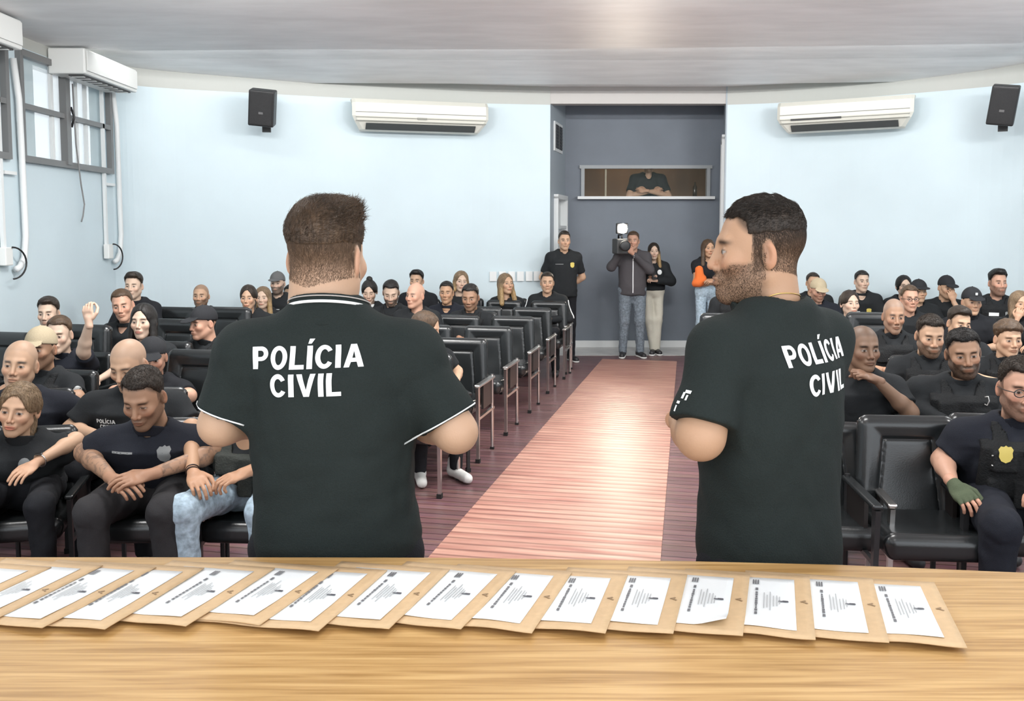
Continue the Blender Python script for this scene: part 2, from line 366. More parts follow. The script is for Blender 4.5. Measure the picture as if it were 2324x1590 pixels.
v = empty('vent_grille', (nx(13.05)+.01, 13.05, 3.02), nA, 'white louvred air vent grille high on the left side wall of the niche', 'vent')
MB().box((0, 0, 0), (.02, .62, .40)).build('frame', WFRAME, v)
for yy in (-.14, .14): MB().box((.012, yy, 0), (.012, .22, .32)).build('opening', BLACK, v)
for k in range(7): MB().box((.018, 0, -.13+k*.043), (.008, .5, .006), Euler((0, .5, 0))).build('louvre', mat('grey_louvre', (.12, .12, .12), .5), v)
# baseboards
struct(MB().box(((nl+nr)/2+.25, nb-.01, .05), (nr-nl-.04, .02, .1)).build('baseboard_back', WFRAME))
# control-booth window
w = empty('window_1', ((wx0+wx1)/2, nb, (wz0+wz1)/2)); struct(w); ww, wh = wx1-wx0, wz1-wz0
b = MB()
for c, s in (((0, 0, wh/2), (ww+.1, .1, .05)), ((-ww/2, .001, 0), (.05, .096, wh+.05)), ((ww/2, .001, 0), (.05, .096, wh+.05))): b.box(c, s)
b.build('window_frame', mat('grey_frame', (.3, .32, .33), .5), w)
MB().box((0, -.05, -wh/2), (ww+.16, .16, .04)).build('window_sill', WFRAME, w)
MB().box((-.58, .02, 0), (.025, .03, wh)).build('window_mullion', mat('bronze_frame', (.28, .24, .16), .5), w)
def glass(name, tint=(.9, .95, .95), alpha=.12):
    m, nt, N, L, b = nodes(name); b.inputs['Base Color'].default_value = (*tint, 1); b.inputs['Alpha'].default_value = alpha; b.inputs['Roughness'].default_value = .05; MATS[name] = m; return m
MB().box((0, .0, 0), (ww, .008, wh)).build('window_pane', glass('booth_glass', (.4, .5, .45), .03), w)
# control booth behind it
BR = mat('brown_panelling', (.20, .115, .06), .6, var=.25, scale=3, stretch=(1, 1, .2))
b = MB()
for c, s in (((1.95, 15.9, 1.9), (4.2, .1, 3.4)), ((-.1, 14.9, 1.9), (.1, 2.1, 3.4)), ((4.0, 14.9, 1.9), (.1, 2.1, 3.4)), ((1.95, 14.9, 3.5), (4.2, 2.2, .1))): b.box(c, s)
struct(b.build('wall_booth', BR))
struct(MB().box((1.95, 14.87, 1.19), (4.2, 2.0, .1)).build('floor_booth', mat('booth_floor', (.12, .08, .05), .6)))
area_light('booth_lamp', (2.0, 15.0, 3.4), .8, .3, 6, (1, .80, .55))
dk = empty('control_desk', (1.35, 14.25, 1.24), 0, 'pale control desk behind the booth glass in the back wall', 'desk')
MB().box((0, 0, .98), (.75, .5, .04)).build('desk_top', mat('cream_board', (.62, .56, .42), .5), dk)
for sx in (-.34, .34): MB().box((sx, 0, .48), (.04, .45, .96)).build('desk_leg', MATS['cream_board'], dk)
bt = MB().lathe([(.03, 0), (.032, .1), (.03, .17), (.012, .2), (.012, .24)], (2.72, 13.86, wz0), 12).build('bottle', mat('dark_glass', (.05, .04, .03), .15), None, True)
tag(bt, 'small dark bottle standing at the right end of the booth window', 'bottle')
# ceiling slabs (each step has its own edge, a cove lamp behind the first)
def slab(name, edge, ynear, z0n, z0f, th):
    b = MB().bm; top = []; rows = []
    pts = edge
    A = [b.verts.new((x, ynear, z0n)) for x, y in pts]; Bv = [b.verts.new((x, y, z0f)) for x, y in pts]
    A2 = [b.verts.new((x, ynear, z0n+th)) for x, y in pts]; B2 = [b.verts.new((x, y, z0f+th)) for x, y in pts]
    for k in range(len(pts)-1):
        b.faces.new((A[k], Bv[k], Bv[k+1], A[k+1])); b.faces.new((A2[k], A2[k+1], B2[k+1], B2[k])); b.faces.new((Bv[k], B2[k], B2[k+1], Bv[k+1])); b.faces.new((A[k], A[k+1], A2[k+1], A2[k]))
    bmesh.ops.recalc_face_normals(b, faces=b.faces); me = bpy.data.meshes.new(name); b.to_mesh(me); b.free(); return struct(add(name, me, CEIL))
e1 = [(-4.5, 9.2)]+[(at(x, y, 5).x*k, 5*k) for x, y in ((290, 115), (700, 112), (1240, 112), (1650, 107), (2000, 103), (2324, 98)) for k in [(3.505-CAM_H)/(at(x, y, 5).z-CAM_H)]]+[(6.6, 8.3)]
slab('ceiling', e1, -1, 3.505, 3.505, .06)
e2 = [(-4.7, 11.3)]+[(at(x, y, 5).x*k, 5*k) for x, y in ((460, 187), (900, 189), (1250, 191), (1650, 191), (2000, 186), (2324, 180)) for k in [(3.56-CAM_H)/(at(x, y, 5).z-CAM_H)]]+[(7, 10.6)]
slab('ceiling_step', e2, 8.2, 3.80, 3.56, .05)
struct(MB().box((.8, 11.9, 3.69), (13, 4.5, .1)).build('ceiling_back', CEIL))
for k in range(4):
    area_light('cove_lamp', (-3+k*2.35, 9.36-.12*max(0, k-1), 3.59), 2.2, .03, 22, (1, .99, .98), (math.radians(128), 0, 0))

# windows of the left wall
def left_window(n, y0, y1, ymull):
    o = empty('window_%d' % n, (XL, (y0+y1)/2, (WZ0+WZ1)/2)); struct(o); h = WZ1-WZ0; l = y1-y0; fm = mat('grey_metal_frame', (.2, .2, .2), .45, .3)
    b = MB()
    for c, s in (((.02, 0, h/2), (.06, l, .06)), ((.02, 0, -h/2), (.06, l, .06)), ((.02, l/2, 0), (.056, .058, h+.05)), ((.02, -l/2, 0), (.056, .058, h+.05)), ((.02, 0, .0), (.05, l, .05))): b.box(c, s)
    for ym in ymull: b.box((.03, ym-(y0+y1)/2, 0), (.07, .09, h))
    b.build('window_frame', fm, o)
    MB().box((-.03, 0, 0), (.01, l-.05, h-.05)).build('window_pane', glass('pale_glass', (.62, .72, .74), .55), o)  # pale pane colour stands in for the room reflected in the glass
    for k, ym in enumerate(ymull):
        c = ym-(y0+y1)/2
        MB().box((.0, c-.22, 0), (.025, .05, h-.06)).box((.0, c+.5, 0), (.025, .05, h-.06)).box((0, c+.3, 0), (.02, .04, h-.06)).build('reflection_strip', WFRAME, o)  # white upright strips imitate interior reflections in the panes
        MB().tube([(.06, c+.06, .1), (.09, c+.06, 0), (.06, c+.06, -.1)], .012, 8).build('window_latch', BLACK, o, True)
left_window(2, 8.55, 10.42, [9.38]); left_window(3, 5.2, 8.3, [6.7])
struct(MB().box((-5.4, 7.5, 2.6), (.1, 6, 3)).build('wall_outside', mat('outside_render', (.42, .47, .5), .7, var=.3, scale=1.2)))
# wall air conditioners on the left wall
def left_ac(y0, y1, label):
    o = empty('air_conditioner', (XL, (y0+y1)/2, 3.24), 0, label, 'air conditioner', 'white air conditioners on the left wall'); l = y1-y0
    MB().box((.19, 0, .125), (.36, l, .245), bev=.015).build('casing', WHITE, o)
    MB().box((.38, 0, .13), (.012, l-.06, .19)).build('front_panel', WHITE, o)
    MB().box((.25, 0, -.004), (.14, l-.12, .012)).build('outlet', mat('dark_slot', (.05, .05, .05), .5), o)
    for k in range(9): MB().box((.25, -l/2+.12+k*(l-.24)/8, -.012), (.12, .03, .008)).build('vane', WHITE, o)
left_ac(9.1, 10.35, 'boxy white air conditioner above the left wall window, nearest the corner'); left_ac(6.75, 7.96, 'boxy white air conditioner cut by the left picture edge')
# conduits, sockets and cable loops below them
def conduit(yc, zb, label, wob):
    o = empty('cable_conduit', (XL+.03, yc, zb), 0, label, 'pipe', 'white conduits on the left wall')
    b = MB(); z1 = 3.26-zb
    b.tube([(.02, .05, z1), (.03, .1, z1*.8), (.02, .13, z1*.5), (.02, .14, z1*.1), (.02, .1, -.02), (.02, .02, -.1), (.02, -.05, -.12)], .028, 10).build('hose', WFRAME, o, True)
    MB().box((0, -.2, z1*.5), (.03, .04, z1)).build('trunking', WFRAME, o)
    MB().box((0, -.05, z1*.42), (.025, .2, .03)).build('trunking_bracket', WFRAME, o)
    MB().box((.02, -.2, .0), (.06, .12, .16), bev=.008).build('socket', WHITE, o)
    MB().tube([(.06+.03*math.sin(t), -.17+.17*math.sin(t), -.06+.14*math.cos(t)) for t in [math.pi*q/14 for q in range(15)]], .008, 8).build('cable', BLACK, o, True)
conduit(10.42, 1.50, 'white hose and trunking running down to a socket beside the right window end', 0); conduit(8.35, 1.50, 'white hose and trunking with socket near the left picture edge', 0)
cd = MB().tube([(XL+.08, 9.45, 3.2), (XL+.07, 9.5, 2.6), (XL+.07, 9.58, 2.2), (XL+.06, 9.66, 2.0), (XL+.06, 9.62, 1.88), (XL+.06, 9.58, 1.82)], .008, 8).build('pull_cord', mat('grey_cord', (.2, .2, .2), .6), None, True)
tag(cd, 'thin dark pull cord hanging below the left window', 'cord')
# split air conditioners on the back walls
def split_ac(pa, pb, z0, z1, label, openslot):
    a, b_ = Vector((*pa, 0)), Vector((*pb, 0)); c = (a+b_)/2; l = (b_-a).length; rz = math.atan2(b_.y-a.y, b_.x-a.x)
    o = empty('air_conditioner', (c.x, c.y, (z0+z1)/2), rz, label, 'air conditioner', 'long split air conditioners on the back wall'); h = z1-z0
    prof = [(0, h/2), (-.16, h/2), (-.21, h*.36), (-.215, -h*.05), (-.19, -h*.2), (-.10, -h*.46), (0, -h/2)]
    bm = bmesh.new(); rings = []
    for x, ins in ((-l/2, .03), (-l/2+.04, 0), (l/2-.04, 0), (l/2, .03)):
        rings.append([bm.verts.new((x+(0 if z > -h*.1 else (1 if x < 0 else -1)*(.14*(-z/h*2-.2))), y+(ins if y < 0 else 0), z)) for y, z in prof])
    for A, B in zip(rings, rings[1:]):
        for k in range(len(prof)): bm.faces.new((A[k], A[(k+1) % len(prof)], B[(k+1) % len(prof)], B[k]))
    bm.faces.new(rings[0]); bm.faces.new(rings[-1]); bmesh.ops.recalc_face_normals(bm, faces=bm.faces)
    me = bpy.data.meshes.new('casing'); bm.to_mesh(me); bm.free(); add('casing', me, mat('ivory_plastic', (.72, .71, .64), .4), o)
    for z in (.04, -.06, -.13): MB().box((0, -.216+(.0 if z > 0 else .004-z*.0), z*h*1.6), (l-.08, .012, .008)).build('groove', mat('grey_groove', (.25, .25, .22), .6), o)
    MB().box((0, -.15, -h*.37), (l-.34, .1, .012), Euler((-.75, 0, 0))).build('outlet', mat('dark_outlet', (.06, .065, .065), .5), o)
    MB().box((-l*.2 if openslot else l*.0, -.218, -h*.1), (l*.38 if openslot else .12, .01, .022)).build('slot', BLACK if openslot else MATS['grey_groove'], o)
def wp(x, y, Y): p = at(x, y, Y); return (p.x, p.y)
split_ac(wp(795, 250, 11.75), wp(1100, 250, 12.25), at(900, 300, 11.9).z, at(900, 230, 11.9).z, 'long ivory air conditioner on the wall left of the niche', False)
split_ac(wp(1772, 250, 12.08), wp(2078, 250, 11.3), at(1900, 298, 11.7).z, at(1900, 228, 11.7).z, 'long ivory air conditioner on the wall right of the niche', True)
def speaker(px, py, Y, w, h, rz, tilt, roll, label):
    p = at(px, py, Y); o = empty('loudspeaker', p, rz, label, 'speaker', 'black wall loudspeakers'); R = Euler((tilt, roll, 0)); M = R.to_matrix().to_4x4()
    MB().box((0, 0, 0), (w, .24, h), M, bev=.015).build('cabinet', BLACK, o)
    MB().box(R.to_matrix() @ Vector((0, -.125, 0)), (w*.86, .012, h*.88), M).build('grille', mat('speaker_grille', (.02, .02, .021), .7, bump=.6, scale=300), o)
    MB().box(R.to_matrix() @ Vector((0, -.133, -h*.12)), (.05, .004, .025), M).build('badge', mat('grey_badge', (.12, .12, .12), .4), o)
    MB().tube([(0, .08, -h*.3), (0, .3, -h*.45)], .02).box((0, .3, -h*.45), (.1, .04, .14)).build('wall_bracket', mat('dark_metal', (.05, .05, .05), .4, .6), o)
speaker(596, 244, 10.95, .29, .41, .12, .25, .09, 'black loudspeaker on the back wall, left of the air conditioner')
speaker(2277, 238, 10.25, .27, .42, -.5, .22, .14, 'black loudspeaker at the right end of the wall, above the crowd')
# notices beside the niche
for k, x in enumerate((1119, 1140, 1161, 1181, 1201, 1219)):
    p = at(x, 627, 12.38); yy = 12.2+(p.x+1.0)*.27 if p.x < -.31 else 12.38+(p.x+.31)*.146
    q_ = MB().box((0, 0, 0), (.092, .012, .13)).build('wall_notice', mat('notice_paper', (.8, .82, .82), .6)); q_.location = (p.x, yy-.02, p.z); q_.rotation_euler = (0, 0, .2)
    tag(q_, 'small white notice on the wall behind the blonde woman, '+('leftmost', 'second from the left', 'third from the left', 'fourth from the left', 'fifth from the left', 'rightmost')[k], 'notice', 'row of white notices')
# ------------------------------------------------------------------ stage and table
TZ = 1.02
struct(MB().box((0, -.35, .135), (7, 4.1, .27)).build('floor_stage', mat('stage_wood', (.25, .13, .07), .5, var=.2, scale=5)))
far = [onz(x, y, TZ) for x, y in ((-500, 1268), (0, 1264), (500, 1264), (1000, 1265), (1300, 1269), (1570, 1273), (1900, 1281), (2324, 1299), (2700, 1322))]
poly = [(p.x, p.y) for p in far]+[(far[-1].x, .75), (far[0].x, .75)]
tb = empty('conference_table', (0, 1.3, .27), 0, 'long pale oak table across the foreground with envelopes laid on it', 'table')
b = MB(); b.prism([(x, y-1.3) for x, y in poly[::-1]], TZ-.27-.04, TZ-.27)
bmesh.ops.bevel(b.bm, geom=[e for e in b.bm.edges if abs((e.verts[0].co.z+e.verts[1].co.z)/2-(TZ-.27)) < .001], offset=.004, segments=2, affect='EDGES')
b.build('table_top', table_wood(), tb)
b = MB(); pf = [(p.x*.97, p.y-1.3-.12) for p in far]
b.prism([(x, y-.02) for x, y in pf]+pf[::-1], .08, TZ-.27-.04); b.build('front_panel', mat('oak_panel', (.45, .27, .1), .4, var=.15, scale=3, stretch=(1, 1, 8)), tb)
for x in (-2.0, 0, 2.0): MB().box((x, -.12, (TZ-.27-.04)/2), (.05, .7, TZ-.27-.04)).build('leg_panel', MATS['oak_panel'], tb)

# ------------------------------------------------------------------ envelopes with printed letters
KRAFT = mat('manila_paper', (.60, .42, .24), .65, bump=.1, scale=60, var=.05); KEDGE = mat('manila_edge', (.7, .55, .36), .6)
PAPER = mat('white_paper', (.80, .83, .84), .55, bump=.15, scale=25); INK = mat('print_ink', (.16, .16, .17), .6); INKG = mat('grey_print', (.42, .43, .44), .6); PENC = mat('brown_stamp', (.30, .2, .11), .6)
EDG = [(2120, 1326, 2195, 1475), (1980, 1317, 2018, 1464), (1837, 1312, 1851, 1457), (1702, 1308, 1686, 1449), (1560, 1308, 1528, 1444), (1425, 1308, 1374, 1442), (1298, 1303, 1207, 1441),
       (1172, 1300, 1046, 1434), (1021, 1296, 883, 1433), (879, 1298, 723, 1438), (769, 1294, 589, 1424), (624, 1293, 422, 1427), (464, 1293, 238, 1434), (355, 1291, 96, 1431), (234, 1287, -40, 1425), (117, 1291, -170, 1425)]
ORD = ['rightmost', 'second from the right', 'third from the right', 'fourth from the right', 'fifth from the right', 'sixth from the right', 'seventh from the right', 'eighth from the right',
       'ninth from the right', 'tenth from the right', 'sixth from the left picture edge', 'fifth from the left picture edge', 'fourth from the left picture edge', 'third from the left picture edge', 'second from the left picture edge', 'leftmost, cut by the picture edge']
EW, EL = .245, .335
def sheet(b, x0, x1, y0, y1, z, n=14, amp=.0, th=.0012, curl=None, seed=0):
    """thin wavy sheet; z(x,y) follows the lean of the envelope"""
    rr = random.Random(seed); ph = rr.uniform(0, 6); top = {}; bot = {}
    for i in range(n+1):
        for j in range(n+1):
            x = x0+(x1-x0)*i/n; y = y0+(y1-y0)*j/n
            zz = z(x, y)+amp*max(0, 1-(j/n)*3)*(math.sin(x*38+ph)+1)*.5
            if curl and i/n > .7 and j/n < .25: zz += curl*max(0, (i/n-.7)/.3+(.25-j/n)/.25-1)
            top[i, j] = b.bm.verts.new((x, y, zz+th)); bot[i, j] = b.bm.verts.new((x, y, zz))
    f = b.bm.faces.new
    for i in range(n):
        for j in range(n):
            f((top[i, j], top[i+1, j], top[i+1, j+1], top[i, j+1])); f((bot[i, j], bot[i, j+1], bot[i+1, j+1], bot[i+1, j]))
    for i in range(n):
        f((top[i, 0], bot[i, 0], bot[i+1, 0], top[i+1, 0])); f((top[i, n], top[i+1, n], bot[i+1, n], bot[i, n])); f((top[0, i], top[0, i+1], bot[0, i+1], bot[0, i])); f((top[n, i], bot[n, i], bot[n, i+1], top[n, i+1]))
for k, (x0, y0, x1, y1) in enumerate(EDG):
    pf, pn = onz(x0, y0, TZ+.008), onz(x1, y1, TZ+.008); d = (pf-pn).normalized(); rz = math.atan2(d.y, d.x)-math.pi/2
    mid = (pf+pn)/2; mid.z = TZ+.0006; rr = random.Random(k)
    o = empty('envelope', mid, rz, 'manila envelope with a white letter, '+ORD[k]+(', its paper corner curled up' if k == 3 else ''), 'envelope', 'manila envelopes laid out along the table')
    L_ = min((pf-pn).length, .35)/2
    zf = lambda x, y: .0008+.0095*(x+EW)/EW       # local x: 0 = right edge
    am = rr.uniform(.001, .004)
    b = MB(); sheet(b, -EW, 0, -L_, L_, zf, 16, am, .0022, seed=k); b.build('envelope_body', KRAFT, o, True)
    PX1 = -.030; PX0 = -.195; PY0 = -L_+.028; PY1 = L_-.03
    zp = lambda x, y: zf(x, y)+.0024+am*max(0, 1-((y+L_)/(2*L_))*3)*(math.sin(x*38+random.Random(k).uniform(0, 6))+1)*.5+.0006
    b = MB(); sheet(b, PX0, PX1, PY0, PY1, lambda x, y: zp(x, y), 12, .0012, .0004, .014 if k == 3 else None, seed=k+50); b.build('letter', PAPER, o, True)
    zt = lambda x, y: zp(x, y)+.0022
    def bar(b, x, y, w, h):   # little printed block (w along x, h along y)
        n = max(1, int(h/.012))
        for q in range(n): b.box((x, y-h/2+(q+.5)*h/n, zt(x, y)), (w, h/n*1.02, .0003), Euler((0, -math.atan(.0095/EW), 0)))
    b = MB(); xl = PX1-.070
    for q in range(9): bar(b, xl, -.047+q*.0105, .0042+rr.uniform(-.001, .001), .0080)   # heading, set along the depth
    bar(b, xl, .055, .005, .012); bar(b, xl, -.062, .005, .010)
    b.build('printed_heading', INK, o)
    b = MB()
    for q, (dx, h) in enumerate(((.014, .075), (.0195, .06), (.025, .088), (.031, .05), (.037, .05), (.042, .035))): bar(b, xl+dx, rr.uniform(-.004, .004), .0016, h)
    b.build('printed_lines', INKG, o)
    b = MB(); bar(b, PX1-.021, .0, .018, .004); bar(b, PX1-.018, .001, .010, .006); b.build('printed_crest', mat('dark_crest', (.13, .13, .15), .6), o)
    b = MB()
    for q in range(3): bar(b, xl-.003+q*.0045-.004, PY1-.028, .003, .022)
    b.build('printed_mark', INK, o)
    b = MB(); b.box((-.016, .012, zf(-.016, 0)+.0034), (.012, .0035, .0003), Euler((0, 0, .7))).box((-.012, .006, zf(-.012, 0)+.0034), (.010, .003, .0003), Euler((0, 0, -.6))); b.build('envelope_mark', PENC, o)

# ------------------------------------------------------------------ auditorium chairs
LEATH = mat('black_leather', (.014, .016, .017), .27, bump=.05, scale=160, spec=.6)
CHROME = mat('brushed_chrome', (.62, .60, .58), .28, 1); RUBBER = mat('black_rubber', (.01, .01, .01), .6); DKPANEL = mat('dark_side_panel', (.018, .014, .013), .4)
def chair_meshes():
    TI = .10
    def back(p):
        z = p.z; y = p.y-(z-.62)*.14
        q = P3(p.x, y, z); w = .222-.012*(z-.62)/.24
        d = rbox(P3(p.x*.222/w, y, z), (0, 0, .62), (.222, .045, .25), .035)
        hw = .105+.03*(.80-z)/.3           # inset panel, wider towards the bottom
        e = np.maximum(np.abs(p.x)-hw, np.maximum(z-.775, .40-z))
        front = np.clip((-y)/.02, 0, 1)
        d = d+front*(.010*np.exp(-(e/.007)**2)+.018*np.clip((e-.0)/.05, 0, 1)*np.clip((.095-e)/.05, 0, 1)*0-.012*np.clip(e/.06, 0, 1))
        d = d+front*.006*np.exp(-((p.x*p.x)+(z-.6)**2)/.01)
        return d
    vb, fb = nets(back, (-.25, -.12, .33), (.25, .13, .90), .0075)
    def seat(p):
        d = rbox(p, (0, -.27, .405), (.222, .225, .055), .04)
        d = d-.010*np.exp(-((p.y+.46)/.03)**2)*np.clip((p.z-.38)/.04, 0, 1)+.012*np.exp(-(p.x**2+(p.y+.25)**2)/.02)*np.clip((p.z-.4)/.03, 0, 1)
        return d
    vs, fs = nets(seat, (-.25, -.53, .32), (.25, 0, .48), .0075)
    return mesh_np('backrest', vb, fb), mesh_np('seat', vs, fs)
CB, CS = chair_meshes(); CB.materials.append(LEATH); CS.materials.append(LEATH)
b = MB(); b.box((0, .012, .60), (.44, .02, .5)).box((0, .03, .40), (.05, .04, .14)); _ms = b.build('tmp', DKPANEL); CSH = _ms.data; bpy.data.objects.remove(_ms)
def leg_mesh(s):
    b = MB(); bm = b.bm; x = s*.262
    rows = [(.565, .030, -.455), (.50, .026, -.452), (.35, .018, -.45), (.10, .013, -.45), (.03, .014, -.45)]; R = []
    for z, w, y in rows: R.append([bm.verts.new((x+a*.011, y+c*w, z)) for a, c in ((-1, -1), (1, -1), (1, 1), (-1, 1))])
    for A, B in zip(R, R[1:]):
        for k in range(4): bm.faces.new((A[k], A[(k+1) % 4], B[(k+1) % 4], B[k]))
    bm.faces.new(R[0]); bm.faces.new(R[-1])
    b.box((x, -.21, .33), (.02, .5, .02))
    b.tube([(x, -.0, .02), (x, -.0, .6)], .013, 8)
    return b
def shared(b, m, smooth=False):
    o = b.build('tmp', m, None, smooth); me = o.data; bpy.data.objects.remove(o); return me
CLEG = [shared(leg_mesh(s), CHROME) for s in (-1, 1)]
CARM = [shared(MB().box((s*.262, -.23, .578), (.045, .50, .022), bev=.008), CHROME) for s in (-1, 1)]
CPAN = [shared(MB().box((s*.256, -.14, .47), (.018, .30, .19)), DKPANEL) for s in (-1, 1)]
CFOOT = [shared(MB().box((s*.262, -.45, .015), (.032, .038, .03)).box((s*.262, 0, .01), (.03, .03, .02)), RUBBER) for s in (-1, 1)]
DKLEG = mat('dark_painted_metal', (.03, .03, .032), .4, .3)
CLEGD = [m_.copy() for m_ in CLEG]; CARMD = [m_.copy() for m_ in CARM]
for m_ in CLEGD: m_.materials.clear(); m_.materials.append(DKLEG)
for m_ in CARMD: m_.materials.clear(); m_.materials.append(LEATH)
def make_chair(loc, rz, label, group=None, s=1.0, chrome=(0, 0)):
    o = empty('auditorium_chair', loc, rz, label, 'chair', group); o.scale = (s, s, s)
    for n, me in (('backrest', CB), ('seat', CS), ('back_shell', CSH)): add(n, me, None, o)
    for k in (0, 1):
        l = add('leg', (CLEG if chrome[k] else CLEGD)[k], None, o); add('foot_cap', CFOOT[k], None, l); add('armrest', (CARM if chrome[k] else CARMD)[k], None, o); add('side_panel', CPAN[k], None, o)
    return o
# ------------------------------------------------------------------ head template (face towards -y, z up, origin between the ears)
def head_sdf(p, fem=False, fine=True, beard=0, nk=0):
    ax = np.abs(p.x); q = P3(ax, p.y, p.z)
    d = ell(p, (0, .014, .036), (.0765, .098, .087))
    d = smin(d, ell(p, (0, -.030, -.03), (.058 if not fem else .055, .062, .080)), .035)
    jw = .050 if not fem else .041
    d = smin(d, rcone(q, (jw, .012, -.052), (.012, -.066, -.098), .021, .019 if not fem else .015), .03)
    d = smin(d, rcone(p, (0, .022, -.05), (0, .04, -.24), .054+nk if not fem else .045, .060+nk if not fem else .05), .025)
    d = smin(d, rcone(q, (0, -.083, .026), (.036, -.074, .028), .010 if not fem else .006, .008), .018)
    d = smin(d, sph(q, (.042, -.064, -.022), .019), .025)
    d = smax(d, -sph(q, (.031, -.101, .005), .0200), .014)
    d = smin(d, sph(q, (.031, -.0735, .003), .0132), .004)
    nb = 1 if not fem else .86
    d = smin(d, rcone(p, (0, -.088, .016), (0, -.108*1, -.028), .0075*nb, .0105*nb), .010)
    d = smin(d, sph(q, (.0125*nb, -.098, -.0345), .0082*nb), .006)
    d = smin(d, ell(q, (0, -.087, -.060), (.026, .012, .016)), .014)
    d = smin(d, ell(q, (0, -.0975, -.0575), (.021, .007, .0048)), .004)
    d = smin(d, ell(q, (0, -.0965, -.0675), (.019, .0075, .0062)), .004)
    d = smax(d, -ell(q, (0, -.106, -.0622), (.024, .006, .0013)), .003)
    d = smin(d, sph(p, (0, -.077, -.095), .019 if not fem else .015), .018)
    if beard: d = d-beard*np.clip((-.03-p.z)/.03, 0, 1)*np.clip((.02-p.y)/.03, 0, 1)*np.clip((p.z+.135)/.02, 0, 1)
    # ears
    R = Euler((.12, 0, -.35)).to_matrix(); e = ell(q, (.0785, .016, -.006), (.0075, .0185, .033), R)
    e = smax(e, -ell(q, (.0865, .011, -.003), (.0062, .0115, .022), R), .002); e = smin(e, rcone(q, (.080, .006, .014), (.082, .010, -.010), .0022, .0022), .003)
    d = smin(d, e, .008)
    return d
def mix(a, b, t): t = np.clip(t, 0, 1)[:, None]; return a*(1-t)+np.asarray(b)*t
def vnoise(V, f, s): return wav(P3(V[:, 0], V[:, 1], V[:, 2]), f, s)
def head_colors(V, sp):
    x, y, z = V[:, 0], V[:, 1], V[:, 2]; ax = np.abs(x); skin = np.array(sp['skin'])
    c = np.tile(skin, (len(V), 1)); c = c*(1+.05*vnoise(V, 60, 3)[:, None])
    red = skin*np.array((1.10, .86, .82))
    c = mix(c, red, .6*np.exp(-(((ax-.045)/.02)**2+((z+.028)/.02)**2))*(y < -.03)+.5*np.exp(-((x/.016)**2+((z+.032)/.014)**2))*(y < -.08)+.6*np.clip((ax-.078)/.006, 0, 1))
    hc = np.array(sp['hairc']); fr = y < -.045
    # lips
    lip = np.exp(-((x/.022)**4+((z+.0625)/(.0088))**4)); c = mix(c, skin*np.array(sp.get('lip', (.85, .50, .47) if sp.get('fem') else (.74, .56, .52) if sp.get('beard', 0) < .4 else (.60, .42, .37))), lip*(y < -.075)*1.0)
    c = mix(c, skin*.25, np.exp(-((x/.021)**6+((z+.0622)/.0016)**2))*(y < -.075))
    # brows, lashes, eyes
    bz = .0245-.13*(ax-.03)**2*20; br = np.exp(-(((ax-.033)/.018)**6+((z-bz)/(.0056 if not sp.get('fem') else .0036))**2))
    c = mix(c, hc*.8, br*fr*.95)
    ez = (z-.0025)/(.0050 if not sp.get('down') else .002); ex = (ax-.031)/.0135; el_ = ex**2+ez**2
    lid = np.exp(-((ex/1.2)**6+((z-.0078+ .004*ex**2)/.0026)**2)); c = mix(c, skin*.18, lid*fr*.95)
    under = np.exp(-((ex/1.1)**4+((z+.009)/.006)**2)); c = mix(c, skin*np.array((.78, .68, .66)), under*fr*.6)  # eye socket shading painted into the skin colour below each eye
    w = (el_ < 1)*fr; c = mix(c, (.36, .32, .29), w*1.0)
    gx = sp.get('gaze', 0)*.004; ir = ((ax-.031)*np.sign(x)-gx*1)**2
    ir = (x-np.sign(x)*.031-gx)**2+(z-.0035)**2; c = mix(c, (.035, .02, .012), w*np.clip((.0074-np.sqrt(ir))/.0015, 0, 1))
    nst = np.exp(-(((ax-.0085)/.004)**2+((z+.0415)/.0028)**2))*(y < -.085); c = mix(c, skin*.25, nst)
    # beard and stubble
    bd = sp.get('beard', 0)
    if bd:
        jz = -.036-.35*np.clip(.03-ax, 0, .03)+.9*np.clip(ax-.052, 0, .03)+np.clip(y+.02, 0, .1)*.9
        m = np.clip((jz+.006-z)/.008, 0, 1)*np.clip((.02-y)/.02, 0, 1)*np.clip((z+.15)/.03, 0, 1)
        m = np.maximum(m, np.exp(-((x/.028)**4+((z+.048)/.007)**2))*(y < -.07))
        m = m*(1-lip)
        c = mix(c, hc*.9+skin*.06, m*bd*(.9+.15*vnoise(V, 300, 8)))
    # shaven or cropped scalp
    cr = sp.get('crop', 0)
    if cr:
        hl = .062-.9*np.clip(ax-.045, 0, .05)*1.2; e2 = np.where(y < -.02, z-hl-.2*(np.abs(y+.02)), z+.030-.25*np.clip(-y+.03, 0, .1)*1.5)
        m = np.clip(e2/.014, 0, 1)
        m = m*np.clip((.085-ax+.0)/.01, 0, 1)
        fade = np.clip((z+.050)/.07, .3, 1)
        c = mix(c, hc*.9+skin*.12, m*cr*np.where(y > -.02, fade, 1))
    return c
HEADS = {}
def head_template(fem, fine, beard, nk=0):
    k = (fem, fine, round(beard, 4), nk)
    if k not in HEADS:
        HEADS[k] = nets(lambda p: head_sdf(p, fem, True, beard, nk), (-.10, -.13, -.20), (.10, .13, .14), fine)
    return HEADS[k]
